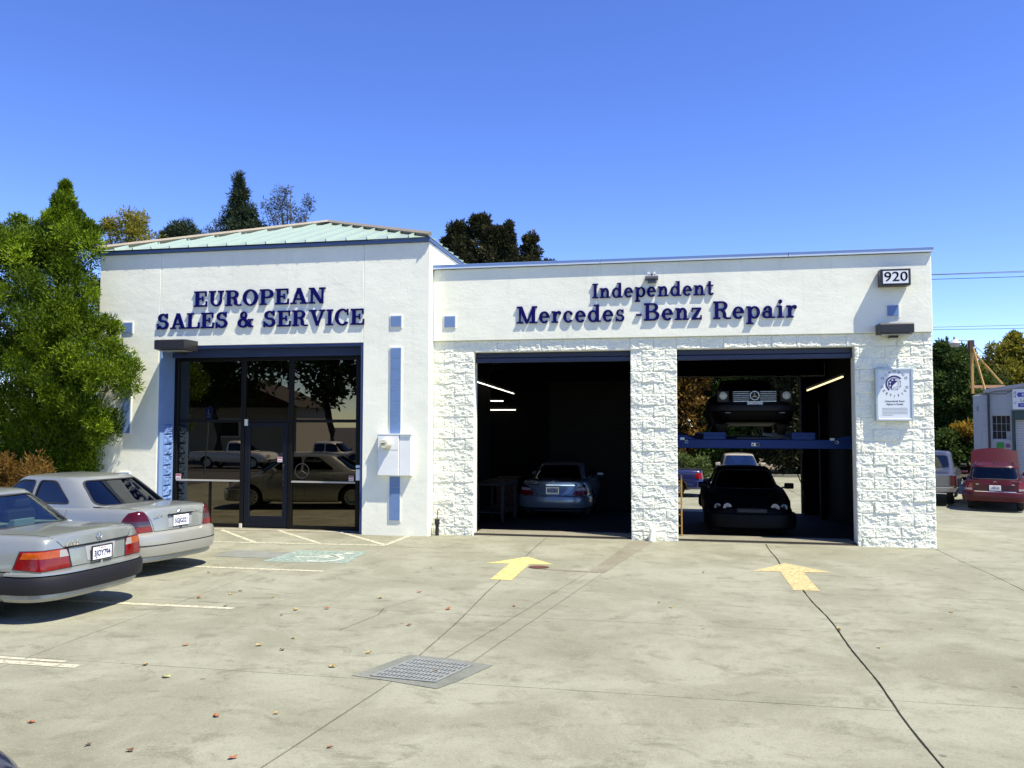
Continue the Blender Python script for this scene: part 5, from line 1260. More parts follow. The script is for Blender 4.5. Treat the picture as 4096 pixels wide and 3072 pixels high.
# --- plain sedans: behind the shop, and the corner of a dark car nearest the camera
def plain_sedan(name, label, loc, heading, paint, plate=None, gl=None, group=None, lens=None):
    z0, zr, xr0, xr1, xf0, xf1, w0, w1 = .95, 1.40, .95, 1.65, 3.45, 2.72, .735, .575
    sp = dict(L=4.6, W=1.76, body=sedan(4.6, 1.76, .98, .91, .74, belt=.94), rear=[(.2, .12), (.55, .04), (.95, .1)], front=[(.2, .12), (.5, .02), (.85, .14)], rc=.15, fc=.2,
              cabin=sedan_cabin(1.76, z0, zr, xr0, xr1, xf0, xf1, w0, w1), windows=sedan_windows(z0, zr, xr0, xr1, xf0, xf1, w0, w1), wheels=(1.05, 3.8, .31, .76), crown=.035, glass=gl)
    c = Car(name, label, 'car', loc, heading, sp, paint, group)
    for s in (1, -1):
        c.decal('tail_light', [(.08, s * .55, .66), (.08, s * .56, .86), (.2, s * .78, .88), (.34, s * .85, .84), (.36, s * .86, .68), (.14, s * .76, .65)], (.66, -s * .75, 0), LRED, .012)
        c.decal('headlight', [(4.5, s * .40, .58), (4.5, s * .42, .70), (4.4, s * .76, .72), (4.4, s * .80, .60)], (-.8, -s * .6, 0), lens or LCLR, .012)
    c.sweep('bumper', c.plan(-.03, .87, .66), [(.0, .28), (.04, .32), (.05, .52), (.02, .60), (-.06, .61), (-.1, .30)], paint)
    c.sweep('front_bumper', c.plan(-.03, .87, .7, rear=False), [(.0, .22), (.04, .26), (.05, .44), (.03, .52), (-.06, .53), (-.1, .24)], paint)
    c.b(B().box(4.50, -.34, .58, 4.575, .34, .68), 'grille', BLACK, bevel=.015)
    c.mirror(3.15, .80, 1.0, paint)
    if plate: c.plate(plate, .03, 0, .74)
    c.doors([[(1.6, .94), (1.6, .5)], [(2.35, .94), (2.35, .3)], [(3.4, .94), (3.42, .3)]], .93, .3, None, (1.75, 2.5))
    return c
DBLUE = mat('dark_blue_car_paint', (.010, .013, .055), .22, coat=1.)
plain_sedan('dark_blue_sedan', 'dark blue sedan parked sideways behind the shop, seen through the right bay', (-3.15, 13.6, gz(13)), (-1, 0), DBLUE)
plain_sedan('pale_sedan', 'pale gold sedan facing the shop from the back lot, seen under the lift beam', (-1.72, 19.6, gz(13)), (0, -1), mat('pale_gold_car_paint', (.46, .40, .30), .35, metal=.4, coat=.7), gl=glass('clear_car_glass', (.35, .45, .48), .12))
plain_sedan('dark_blue_sedan', 'dark navy car of which only the front corner shows at the lower left edge', (-7.06 - 4.6 * CS, -12.13, 0), (1, .02), DBLUE, lens=mat('dark_lens', (.02, .025, .05), .12))
#@@PART3
# ------------------------------------------------------------------ inside the bays
LIFT = mat('blue_lift_paint', (.005, .026, .125), .55, spec=.25, var=.1, vs=5)
lf = thing('car_lift', 'blue four post car lift with a broad front beam across the right service bay', 'car lift', (-2.7, 1.2, 0))
for y in (1.15, 5.75):
    bm_ = B(); bm_.box(-4.30, y, 1.60 if y < 2 else 1.58, -.86, y + .14, 1.765)
    beam = bm_.obj('cross_beam', LIFT, lf, bevel=.008)
    B().prism([(-4.30, 1.766), (-3.85, 1.766), (-4.0, 1.84), (-4.30, 1.86)], y + .01, y + .13).obj('end_bracket', LIFT, beam, bevel=.006)
    B().prism([(-.86, 1.766), (-.86, 1.85), (-1.15, 1.83), (-1.4, 1.766)], y + .01, y + .13).obj('end_bracket', LIFT, beam, bevel=.006)
    for x in (-4.42, -.74): B().box(x - .07, y - .03, gz(y) - .02, x + .07, y + .17, 2.55).obj('post', mat('dark_lift_post', (.003, .004, .012), .8, spec=.05), lf, bevel=.01)
for x0, x1 in ((-3.71, -3.30), (-2.11, -1.70)):
    B().box(x0, 1.12, 1.768, x1, 5.9, 1.845).obj('runway', LIFT, lf, bevel=.006)
    B().prism([(1.12, 1.846), (1.16, 1.846), (1.16, 1.90), (1.12, 1.90)], x0, x1, 'x').obj('wheel_stop', LIFT, lf)
B().box(-3.1, 1.22, 1.768, -2.32, 1.34, 1.815).obj('centre_jack', BLACK, lf, bevel=.01)
pl_ = B().box(-2.83, 1.139, 1.645, -2.69, 1.147, 1.705).obj('maker_plate', PLATEW, lf)
B().box(-2.755, 1.135, 1.648, -2.693, 1.138, 1.702).box(-2.82, 1.135, 1.652, -2.79, 1.138, 1.69).obj('plate_print', INK, pl_)
for x in (-4.02, -1.32):
    B().lathe([(.022, -.008), (.03, -.01), (.03, .0)], (x, 1.148, 1.722), 'y', 14).obj('cable_eye', ALU, lf)
    B().box(x - .12, 1.135, 1.755, x - .04, 1.149, 1.80).obj('latch', ALU, lf)
TUBE = mat('lit_fluorescent_tube', (1, .95, .82), .4, emit=1.5)
def tube_light(label, pts, m=TUBE, w=.030, group='fluorescent strip lights under the shop ceiling', k=1):
    a, b = Vector(pts[0]), Vector(pts[1]); t = thing('strip_light', label, 'light', a.lerp(b, .5), 0, group); d = (b - a).normalized()
    B().cyl(a + Vector((0, 0, .045)), b + Vector((0, 0, .045)), .035, 6).obj('fixture', mat('dull_fixture', (.05, .048, .042), .6), t)
    for q in range(k): B().cyl(a.lerp(b, (q + .03) / k), a.lerp(b, (q + .97) / k), w * .42, 8).obj('lamp_tube', m, t, smooth=True, angle=50)
for q in range(4):
    y0, y1 = 1.95 + q * 1.13, 1.95 + q * 1.13 + 1.05; z = lambda y: 2.95 - .0235 * (y - 2)
    tube_light(['nearest', 'second', 'third', 'farthest'][q] + ' lit tube in the row of four in the left bay', [(-8.36, y0, z(y0)), (-8.36, y1, z(y1))])
tube_light('short crosswise lit tube, topmost in the back of the left bay', [(-9.8, 7.45, 2.81), (-9.35, 7.45, 2.81)])
tube_light('crosswise lit tube in the middle of the back of the left bay', [(-9.75, 7.0, 2.68), (-8.74, 7.0, 2.67)])
tube_light('lowest and longest crosswise lit tube at the back of the left bay', [(-9.85, 7.6, 2.44), (-8.5, 7.6, 2.44)])
tube_light('yellowish strip light hanging by the right wall of the right bay', [(-1.02, 2.0, 2.98), (-1.12, 5.5, 2.85)], mat('warm_fluorescent_tube', (1, .80, .42), .4, emit=.9), .045, k=4)
ld = thing('step_ladder', 'yellow step ladder standing just inside the middle pier', 'ladder', (-4.55, .5, .02))
LY = mat('yellow_ladder_paint', (.36, .20, .03), .5)
for x in (-4.965, -4.135): B().prism([(.45, .03), (.52, .03), (.60, 1.13), (.55, 1.13)], x - .014, x + .014, 'x').obj('side_rail', LY, ld, bevel=.004)
for k in range(5): B().box(-4.945, .47 + k * .02, .2 + k * .2, -4.155, .53 + k * .02, .225 + k * .2).obj('rung', LY, ld)
wk = thing('work_bench', 'dark work bench along the left wall of the left bay', 'bench', (-8.2, 3.4, gz(3.4)))
zf = gz(3.4); B().box(-8.5, 2.6, zf + .84, -7.85, 4.2, zf + .90).obj('bench_top', mat('oiled_wood', (.010, .008, .006), .7), wk, bevel=.006)
for x in (-8.45, -7.9):
    for y in (2.68, 4.12): B().box(x - .03, y - .03, zf - .02, x + .03, y + .03, zf + .84).obj('leg', BLACK, wk)
B().box(-8.48, 2.66, zf + .25, -7.88, 4.14, zf + .28).obj('shelf', BLACK, wk)
tc_ = thing('tool_cabinet', 'low dark red tool cabinet beside the silver blue coupe', 'cabinet', (-8.2, 5.2, gz(5.2)))
zf = gz(5.2); B().box(-8.5, 4.8, zf + .1, -7.95, 5.5, zf + .95).obj('body', mat('dark_red_cabinet', (.045, .006, .006), .5), tc_, bevel=.01)
for k in range(4): B().box(-8.46, 4.787, zf + .15 + k * .2, -7.99, 4.799, zf + .32 + k * .2).obj('drawer', mat('dark_red_cabinet', (.045, .006, .006), .5), tc_, bevel=.004)
for x in (-8.42, -8.03): B().cyl((x, 4.9, zf + .05), (x + .04, 4.9, zf + .05), .05, 10).obj('caster', RUBBER, tc_)
hc = tag(B().tube([(-1.28, 6.9, 3.1), (-1.27, 6.9, 1.6), (-1.2, 6.9, .9), (-1.02, 6.95, .45), (-.96, 7.0, .1), (-1.0, 7.0, -.25)], .013, 6).obj('hanging_cable', RUBBER, smooth=True), 'black cable hanging down in the back doorway of the right bay', 'cable')

# ------------------------------------------------------------------ drain grate
gr = thing('drain_grate', 'galvanised bar grate in a grey concrete collar set in the lot', 'drain', (-6.39, -8.0, 0))
A_, Bc, Cc, Dc = Vector((-6.77, -8.23)), Vector((-6.21, -8.29)), Vector((-6.02, -7.78)), Vector((-6.56, -7.69))
bi = lambda u, v: (A_.lerp(Bc, u)).lerp(Dc.lerp(Cc, u), v)
col_ = [(-6.93, -8.245), (-6.60, -8.31), (-6.15, -8.43), (-6.03, -8.2), (-5.85, -7.75), (-6.2, -7.64), (-6.65, -7.575), (-6.78, -7.9)]
v, f = cdt(col_); mesh_obj('collar', [(x, y, .0045) for x, y in v], f, CONC3, gr)
mesh_obj('pit_shade_sheet', [(*bi(u, w_), .0075) for u, w_ in ((0, 0), (1, 0), (1, 1), (0, 1))], [(0, 1, 2, 3)], BLACK, gr)  # flat black sheet painting the darkness of the hollow under the bars
def gbar(name, p, q, hw_, z0, z1, m):
    d = (q - p).normalized(); n = Vector((-d.y, d.x)) * hw_; b = B(); P = [p - n, q - n, q + n, p + n]
    b.v = [(*x, z0) for x in P] + [(*x, z1) for x in P]; b.f = [(3, 2, 1, 0), (4, 5, 6, 7), (0, 1, 5, 4), (1, 2, 6, 5), (2, 3, 7, 6), (3, 0, 4, 7)]; b.obj(name, m, gr)
for k in range(16): u = (k + .5) / 16; gbar('bar', bi(u, .0), bi(u, 1.), .0075, .0078, .0122, GALV)
for k in range(7): u = k / 6 * .96 + .02; gbar('cross_bar', bi(0, u), bi(1, u), .0155, .0078, .0112, GALV)
for p, q in (((0, 0), (1, 0)), ((1, 0), (1, 1)), ((1, 1), (0, 1)), ((0, 1), (0, 0))): gbar('frame_edge', bi(*p), bi(*q), .006, .0078, .0130, GALV)

# ------------------------------------------------------------------ fallen leaves
LEAFS = [(-6.98, -6.59, 'o'), (-7.03, -7.6, 'y'), (-6.78, -5.82, 'r'), (-4.48, -5.03, 'y'), (-1.33, -4.87, 'y'), (-8.39, -8.58, 'g'), (-8.78, -7.7, 'o'), (-8.76, -8.32, 'y'), (-7.12, -9.17, 'y'), (-7.51, -9.3, 'o'), (-6.5, -9.66, 'o'), (-7.71, -9.95, 'b'), (-8.03, -9.92, 'b'), (-7.02, -9.93, 'o'), (-8.69, -9.65, 'o'), (-2.7, -5.91, 'y'), (-7.18, -8.06, 'y'), (-7.72, -5.43, 'y'), (-7.91, -7.28, 'y'), (-8.11, -7.57, 'y'), (-9.28, -6.16, 'b'), (-9.82, -5.82, 'o'), (-8.42, -6.17, 'y'), (-8.11, -6.06, 'o'), (-8.99, -5.6, 'y'), (-9.55, -5.58, 'y'), (-7.7, -3.41, 'b'), (-6.09, -5.52, 'r'), (-7.37, -5.01, 'r'), (-4.35, -5.25, 'y'), (-8.46, -6.44, 'b'), (-2.47, -6.53, 'y'), (-7.83, -7.67, 'b'), (-9.53, -5.39, 'b'), (-10.6, -4.35, 'b'), (-3.9, -3.0, 'b'), (-6.28, -8.02, 'b')]
LC = dict(o=(mat('orange_leaf', (.30, .115, .045), .7, var=.2, vs=30), 'dry orange'), y=(mat('yellow_leaf', (.36, .26, .08), .7, var=.2, vs=30), 'dry yellow'), r=(mat('red_leaf', (.26, .09, .035), .7), 'dry red'), b=(mat('brown_leaf', (.10, .06, .025), .8), 'dead brown'), g=(mat('green_yellow_leaf', (.42, .40, .12), .7), 'pale green'))
def where(x, y):
    if abs(x + 6.28) < .1 and abs(y + 8.02) < .1: return 'lying on the drain grate'
    if y < -9: return 'in the lower left foreground'
    if y < -8.1: return 'left of the grate by the cross joint'
    if x > -3.5: return 'near the right hand joint'
    if x > -5: return 'on the slab between the yellow arrows'
    if x < -8.7: return 'near the ends of the parking lines'
    if x < -7.3: return 'left of the drain grate'
    return 'between the grate and left arrow'
fl_objs = []
for x, y, k in LEAFS:
    s = random.uniform(.022, .042) * (.7 if k == 'b' else 1); a0 = random.uniform(0, 6.3); n = 11; bb = B()
    out = []
    for i in range(n):
        t = 2 * math.pi * i / n; r = s * (.55 + .3 * abs(math.cos(t * 1.5 + .4)) + random.uniform(-.1, .1)); px, py = r * math.cos(t) * 1.25, r * math.sin(t) * .8
        out.append((x + px * math.cos(a0) - py * math.sin(a0), y + px * math.sin(a0) + py * math.cos(a0), .006 + s * random.uniform(.05, .62)))
    bb.v = out + [(x, y, .010)]; bb.f = [(i, (i + 1) % n, n) for i in range(n)]
    fl_objs.append((LC[k][1] + ' leaf ' + where(x, y), x, bb.obj('fallen_leaf', LC[k][0])))

for lab in {l for l, _, _ in fl_objs}:
    same = sorted([(x, o) for l, x, o in fl_objs if l == lab], key=lambda q: q[0])
    for n_, (x, o) in enumerate(same):
        pos = '' if len(same) == 1 else ['leftmost ', 'rightmost '][n_] if len(same) == 2 else 'leftmost ' if n_ == 0 else 'rightmost ' if n_ == len(same) - 1 else ['', 'second ', 'third ', 'fourth '][n_] 
        tag(o, pos + lab + (', counting from the left' if pos in ('second ', 'third ', 'fourth ') else ''), 'leaf', 'fallen leaves scattered over the lot')

# ------------------------------------------------------------------ vegetation
def unit(n):
    v = rng.normal(size=(n, 3)); return v / np.linalg.norm(v, axis=1, keepdims=True)
def foliage(name, clumps, per, ll, lw, m, parent, up=.25, droop=0., flat=1.):
    """clumps: (N,4) centres and radii; every leaf is a small folded blade of its own"""
    c = np.repeat(np.asarray(clumps, float), per, axis=0); n = len(c); u = unit(n); u[:, 2] *= flat
    p = c[:, :3] + u * (c[:, 3:4] * rng.random((n, 1)) ** .45)
    d = u * .8 + rng.normal(size=(n, 3)) * .45 + np.array([0, 0, up - droop]); d /= np.linalg.norm(d, axis=1, keepdims=True)
    s = np.cross(d, unit(n)); s /= np.linalg.norm(s, axis=1, keepdims=True) + 1e-9
    L = ll * (.6 + .8 * rng.random((n, 1))); w = lw * (.7 + .6 * rng.random((n, 1))) * .5
    V = np.stack([p, p + d * L * .45 + s * w, p + d * L, p + d * L * .45 - s * w], 1).reshape(-1, 3)
    o_ = org(parent); V -= np.array(o_)
    me = bpy.data.meshes.new(name); me.vertices.add(4 * n); me.vertices.foreach_set('co', V.ravel().astype(np.float32))
    me.loops.add(4 * n); me.loops.foreach_set('vertex_index', np.arange(4 * n, dtype=np.int32))
    me.polygons.add(n); me.polygons.foreach_set('loop_start', np.arange(0, 4 * n, 4, dtype=np.int32))
    tone = np.clip(np.repeat(rng.random(len(clumps)) ** 1.3, per) * .62 + rng.random(n) * .38, 0, 1)
    me.materials.append(m); me.update(calc_edges=True); me.validate()
    at_ = me.attributes.new('growth', 'FLOAT', 'FACE'); at_.data.foreach_set('value', tone.astype(np.float32))
    return link(name, me, parent)
def shell(blobs):
    """clump centres over a union of ellipsoids: (cx,cy,cz, rx,ry,rz, count, clump radius)"""
    out = []
    for cx, cy, cz, rx, ry, rz, k, cr in blobs:
        k = int(k); u = unit(k); r = np.where(rng.random((k, 1)) < .78, .80 + .25 * rng.random((k, 1)), .25 + .5 * rng.random((k, 1)))
        P = np.array([cx, cy, cz]) + u * r * np.array([rx, ry, rz])
        out.append(np.concatenate([P, cr * (.65 + .7 * rng.random((k, 1)))], 1))
    return np.concatenate(out)
BARK = mat('grey_brown_bark', (.075, .058, .042), .9, var=.3, vs=8, bump=.6, bs=30, bd=.02)
def tree(name, label, base, top, tr, blobs, per, ll, lw, m, cat='tree', group=None, limbs=5, keep=1., up=.25, droop=0.):
    t = thing(name, label, cat, base, 0, group)
    bx_, by_, bz_ = base; b = B(); H = top - bz_; n = 7
    P = [Vector((bx_ + .12 * tr * 6 * math.sin(i * 1.3), by_ + .1 * tr * 6 * math.cos(i * 1.7), bz_ - .1 + H * i / n)) for i in range(n + 1)]
    b.tube(P, [tr * (1 - .85 * i / n) for i in range(n + 1)], 8)
    cl = shell(blobs)
    for k in range(limbs):
        q = cl[random.randrange(len(cl))]; i = min(n - 1, max(1, int((q[2] - bz_) / H * n * .7))); a = P[i]; e = Vector(q[:3])
        b.tube([a, a.lerp(e, .5) + Vector((0, 0, .1 * (e - a).length)), e], [tr * .45, tr * .3, tr * .08], 6)
    b.obj('trunk', BARK, t, smooth=True)
    if keep < 1: cl = cl[rng.random(len(cl)) < keep]
    foliage('crown', cl, per, ll, lw, m, t, up, droop)
    return t
G1 = leafmat('fern_pine_leaf', (.012, .036, .003), (.200, .300, .008), .24)
G2 = leafmat('dark_conifer_leaf', (.018, .034, .018), (.050, .072, .032), .15)
G3 = leafmat('bronze_green_leaf', (.014, .022, .008), (.050, .048, .018), .2)
G4 = leafmat('yellow_green_leaf', (.10, .125, .015), (.30, .25, .030), .4)
G5 = leafmat('mid_green_leaf', (.025, .055, .012), (.085, .125, .022), .3)
G6 = leafmat('autumn_leaf', (.16, .10, .015), (.36, .24, .03), .4)
G7 = leafmat('grey_green_leaf', (.05, .062, .05), (.10, .11, .085), .2)
G8 = leafmat('rust_shrub_leaf', (.10, .050, .012), (.22, .13, .025), .3)
tag(B().box(-30, -1.9, -.05, -15.7, 3.0, .10).obj('planting_bed', SOIL), kind='structure')
tree('big_tree', 'tall feathery green tree crowding the left end of the building', (-16.9, .15, .08), 6.3, .16,
     [(-17.2, -.75, 4.3, 1.75, 1.1, 1.5, 120, .27), (-15.35, -.95, 2.95, .92, .45, .85, 60, .22), (-14.98, -.95, 2.0, .30, .25, .28, 11, .18), (-16.3, -.6, 5.55, .95, .6, .42, 44, .23), (-16.2, -.6, 6.08, .33, .27, .22, 26, .14), (-16.2, -.6, 6.38, .17, .15, .26, 18, .12), (-16.2, -.6, 6.72, .05, .05, .14, 6, .08), (-17.2, -.6, 6.0, .12, .12, .2, 5, .12), (-15.6, -.6, 5.75, .12, .12, .25, 5, .12), (-17.75, -.6, 5.95, .2, .2, .2, 6, .14),
      (-17.5, -.6, 5.55, 1.0, .8, .5, 44, .24), (-19.2, -.6, 4.3, 1.6, 1.0, 1.6, 80, .29), (-17.2, -.7, 2.9, 1.7, .75, .9, 60, .25), (-15.85, -.8, 4.35, .45, .35, .7, 26, .22), (-14.95, -.85, 3.95, .22, .18, .14, 5, .14), (-17.6, -.45, 1.35, 2.2, .35, 1.3, 190, .33), (-16.05, -.3, 1.5, .42, .2, 1.4, 60, .26), (-18.2, .5, 2.4, 2.2, .4, 1.6, 90, .42), (-17.3, .5, 4.0, 1.6, .6, 1.6, 70, .4), (-16.0, .9, 1.2, .35, .5, 1.2, 30, .35)],
     330, .075, .021, G1, limbs=22, up=.6)
tree('rust_shrub', 'rust brown shrub in front of the tall feathery tree', (-16.35, -1.55, .08), 1.0, .03, [(-16.2, -1.55, .85, .75, .3, .6, 70, .17), (-17.3, -1.55, .85, .8, .3, .6, 60, .17)], 130, .085, .016, G8, 'shrub', limbs=6, up=.5)
tree('eucalyptus_tree', 'thin yellow green tree standing behind the left end of the roof', (-27.0, 16, 0), 10.6, .2, [(-26.9, 16, 10.55, .55, .5, .55, 26, .3), (-27.35, 16, 9.6, .75, .6, .75, 30, .34), (-26.2, 16, 9.5, .55, .5, .75, 24, .32), (-27.95, 16, 10.5, .35, .3, .3, 12, .2), (-27.2, 16, 7.5, 1.8, 1.2, 1.2, 40, .5)], 70, .18, .05, G4, limbs=9)
tree('round_tree', 'small dark round tree top behind the left slope of the roof', (-33.7, 30, 0), 13.6, .25, [(-33.4, 30, 13.6, .75, .7, .85, 34, .36), (-34.3, 30, 13.2, .6, .5, .8, 26, .34), (-33.7, 30, 11, 2, 1.6, 2, 40, .6)], 120, .26, .06, G2, limbs=5)
tree('conifer_tree', 'dark pointed conifer rising behind the sea green roof', (-29.7, 30, 0), 17.0, .25, [(-29.95, 30, 16.6, .14, .14, .7, 12, .2), (-29.9, 30, 15.7, .45, .4, .6, 34, .26), (-29.8, 30, 14.6, .85, .7, .7, 55, .32), (-29.6, 30, 13.5, 1.4, 1.0, .9, 70, .38), (-28.5, 30, 13.3, .7, .5, .6, 22, .34), (-29.5, 30, 11, 2.2, 1.6, 2.2, 60, .6)], 95, .24, .05, G2, limbs=10, droop=.35)
tree('sparse_tree', 'wispy half bare grey tree right of the pointed conifer', (-26.6, 30, 0), 16.2, .12, [(-27.1, 30, 15.5, .55, .4, .75, 34, .26), (-26.6, 30, 14.3, 1.1, .6, .7, 44, .28), (-25.4, 30, 15.1, .22, .2, .65, 12, .2), (-28.1, 30, 15.0, .35, .3, .4, 10, .24), (-26.7, 30, 12.5, 1.7, 1.2, 1.2, 40, .5)], 22, .22, .045, G7, limbs=26)
tree('sparse_tree', 'low wispy grey treetop left of the pointed conifer', (-31.7, 30.5, 0), 14.2, .12, [(-31.5, 30.5, 14.0, .35, .3, .45, 14, .22), (-32.1, 30.5, 13.8, .4, .3, .35, 12, .22), (-31.8, 30.5, 12, 1, .8, 1.2, 20, .4)], 26, .2, .045, G7, limbs=10)
tree('bronze_tree', 'dark bronze green tree with several column tops behind the repair wing', (-12.4, 22, 0), 11.2, .3, [(-13.0, 22, 11.35, .38, .3, .5, 26, .22), (-13.9, 22, 10.9, .5, .35, .55, 26, .24), (-12.4, 22, 10.7, .5, .4, .5, 26, .24), (-14.5, 22, 10.3, .35, .3, .4, 16, .22), (-13.2, 22, 9.6, 1.35, .8, 1.1, 80, .34), (-11.65, 22, 10.8, .26, .25, .66, 24, .18), (-11.6, 22, 9.6, .6, .5, .8, 40, .26), (-10.5, 22, 10.05, .32, .3, .75, 28, .18), (-10.5, 22, 9.1, .6, .5, .6, 30, .26), (-9.7, 22, 9.1, .35, .3, .4, 16, .2), (-12.2, 22, 7.5, 2.0, 1.4, 2, 70, .5)], 150, .17, .07, G3, limbs=12)
# right-hand background
tree('leafy_tree', 'deep green tree filling the gap right of the shop', (9.6, 29, -.3), 5.4, .22, [(9.3, 29, 4.3, 1.2, 1.2, 1.5, 70, .45), (10.2, 28.5, 2.9, 1.3, 1.2, 1.7, 80, .45), (8.6, 29, 2.4, 1.1, 1.0, 1.6, 60, .45), (9.35, 29, 5.6, .55, .5, .6, 14, .3), (9.9, 29, 5.4, .4, .4, .4, 8, .25)], 120, .22, .085, G5, limbs=10)
tree('autumn_tree', 'yellow green autumn tree behind the lamp mast on the workshop roof', (12.2, 31, -.3), 5.4, .25, [(12.0, 31, 4.2, 1.6, 1.2, .95, 80, .4), (13.6, 31, 4.4, 1.6, 1.2, 1.3, 80, .42), (12.6, 31, 5.7, .6, .5, .55, 12, .3), (13.3, 31, 6.1, .6, .5, .4, 12, .28), (11.0, 31, 4.2, .7, .6, .5, 26, .3), (12.6, 31, 2.3, 2.4, 1.4, 1.6, 80, .5)], 105, .24, .10, G4, limbs=12)
tree('autumn_shrub', 'golden leaved branch of a shrub low in front of the deep green tree', (9.9, 27.2, -.35), 2.1, .05, [(9.8, 27.2, 1.75, .75, .4, .28, 22, .26), (10.5, 27.2, 1.9, .4, .3, .2, 10, .2)], 90, .2, .09, G6, 'shrub', limbs=6)
tree('dark_shrub', 'dark green shrub at the foot of the trees right of the shop', (8.4, 27, -.35), 1.6, .06, [(8.2, 27, .8, 1.2, .6, 1.0, 50, .35), (9.6, 27.3, .7, 1.2, .5, 1.0, 50, .35)], 100, .2, .08, G5, 'shrub', limbs=5)
# seen through the right bay
for i, (x, y, lab, m) in enumerate(((-6.6, 25.0, 'green and rust tree behind the back lot at the left of the doorway', G5), (-4.6, 26.5, 'rust brown tree behind the lot left of the raised roadster', G8), (-1.0, 27, 'tree in leaf behind the lot seen above the pale sedan', G5), (2.0, 25.5, 'dark leafy tree behind the right edge of the back doorway', G3))):
    tree('back_tree', lab, (x, y, gz(9)), 5.5, .2, [(x, y, 2.4, 2.0, 1.1, 2.2, 120, .45), (x + .3, y - .2, 5.2, 2.0, 1.0, 2.2, 110, .48), (x - .8, y - .5, 1.0, 1.3, .6, 1.2, 50, .4)], 110, .26, .11, m, 'tree', 'trees behind the back lot', 6)
tree('low_hedge', 'low pale green hedge behind the dark blue sedan', (-4.2, 17.5, gz(9)), .8, .04, [(-4.6, 17.5, .35, 1.2, .4, .6, 60, .2), (-3.3, 17.5, .25, .5, .35, .45, 24, .2)], 90, .11, .04, leafmat('hedge_leaf', (.05, .085, .02), (.14, .18, .05), .3), 'hedge', limbs=4)
bw = thing('back_wall', 'pale garden wall beyond the back lot', 'wall', (-3, 28.4, gz(9)))
B().box(-12, 28.5, -.6, 5, 28.8, 1.55).obj('wall', mat('pale_garden_wall', (.55, .50, .42), .9, var=.1, bump=.3), bw)
B().box(-12.05, 28.45, 1.553, 5.05, 28.85, 1.63).obj('wall_cap', mat('wall_cap', (.45, .42, .36), .9), bw)
kb = tag(B().box(-26, 24.0, -.5, 5.8, 24.15, -.25).obj('kerb', CONC2), kind='structure')
tag(B().quad((-26, 24.15, -.27), (20, 24.15, -.27), (20, 40, -.2), (-26, 40, -.2)).obj('planting_strip', SOIL), kind='structure')

# ------------------------------------------------------------------ workshop on the right
OWN = (6.06, 16.0, 0.0)
ws = thing('white_workshop', 'white painted workshop with grid window and green framed roller door on the right', 'building', OWN, R_(-30), None, True)
WSH = mat('shaded_white_wall_paint', (.31, .325, .33), .85, var=.12, vs=1.5, bump=.35, bs=18, bd=.02)  # white wall greyed, its shade put into the base colour
def wbox(name, m, *cs, **k):
    b = B()
    for c in cs: b.box(*c)
    return b.obj(name, m, ws, **k)
wbox('end_pier', WSH, (0, -.03, -.7, .445, .3, 3.05), bevel=.01)
wbox('front_wall', WSH, (.447, 0, -.7, .55, .3, 3.2), (.551, 0, -.7, 1.10, .3, 1.54), (.551, 0, 2.35, 1.10, .3, 3.2), (1.101, 0, -.7, 1.15, .3, 3.2), (1.151, 0, 2.52, 4.6, .3, 3.2), (4.6, 0, -.7, 10, .3, 3.2))
B().prism([(.34, 3.13), (.34, 3.25), (5.0, 3.95), (10, 3.3), (10, 3.2), (5.0, 3.84)], -.06, .34).obj('raked_parapet', mat('grey_parapet', (.30, .30, .32), .7, var=.15, vs=2), ws)
B().prism([(.45, 3.15), (5.0, 3.84), (10, 3.2), (10, 3.19), (.45, 3.145)], .0, .3).obj('gable_wall', WSH, ws)
wbox('side_walls', WSH, (.002, .301, -.7, .25, 9, 3.0), (9.7, .301, -.7, 9.99, 9, 3.2), (.251, 8.7, -.7, 9.69, 8.99, 3.2))
wbox('roof', mat('roof_membrane', (.3, .3, .3), .8), (.0, .35, 3.06, 10, 9.05, 3.12))
wbox('downpipe', mat('dark_downpipe', (.02, .02, .03), .5), (.455, -.07, -.5, .51, -.002, 3.11), bevel=.01)
wf = wbox('window', mat('grey_steel_frame', (.30, .31, .34), .6), (.551, .05, 1.542, .565, .1, 2.348), (1.085, .05, 1.542, 1.099, .1, 2.348), (.565, .05, 1.542, 1.085, .1, 1.556), (.565, .05, 2.334, 1.085, .1, 2.348),
          (.684, .05, 1.556, .694, .1, 2.334), (.826, .05, 1.556, .836, .1, 2.334), (.966, .05, 1.556, .976, .1, 2.334), (.565, .055, 2.063, 1.085, .095, 2.073), (.565, .055, 1.803, 1.085, .095, 1.813))
for i, (a, b_) in enumerate(((.565, .684), (.694, .826), (.836, .966), (.976, 1.085))):
    for j, (z0, z1) in enumerate(((1.556, 1.803), (1.813, 2.063), (2.073, 2.334))):
        B().box(a, .07, z0, b_, .078, z1).obj('pane', WSH if (i == 3 and j == 0) else mat('dusty_dark_pane', (.010, .010, .010), .35, spec=.15), wf)
GT = mat('dark_green_trim', (.018, .045, .045), .5)
wbox('roller_door_frame', GT, (1.152, -.04, -.7, 1.22, .12, 2.51), (1.221, -.04, 2.20, 4.5, .12, 2.51), (4.5, -.04, -.7, 4.59, .12, 2.51), bevel=.008)
for k in range(34): wbox('roller_door_slat', mat('pale_roller_slat', (.40, .41, .43), .5), (1.23, .10, -.5 + k * .08 + .003, 4.49, .118, -.5 + k * .08 + .077))
sb_ = wbox('sign_board', mat('pale_sign_board', (.66, .67, .68), .5), (1.19, -.03, 2.56, 3.6, -.004, 3.235))
SBL = mat('sign_blue', (.03, .03, .30), .4)
B().prism([(1.33, 3.02), (1.36, 2.97), (2.1, 2.99), (2.1, 3.13), (1.36, 3.12), (1.33, 3.08)], -.038, -.031).obj('sign_band', SBL, sb_)
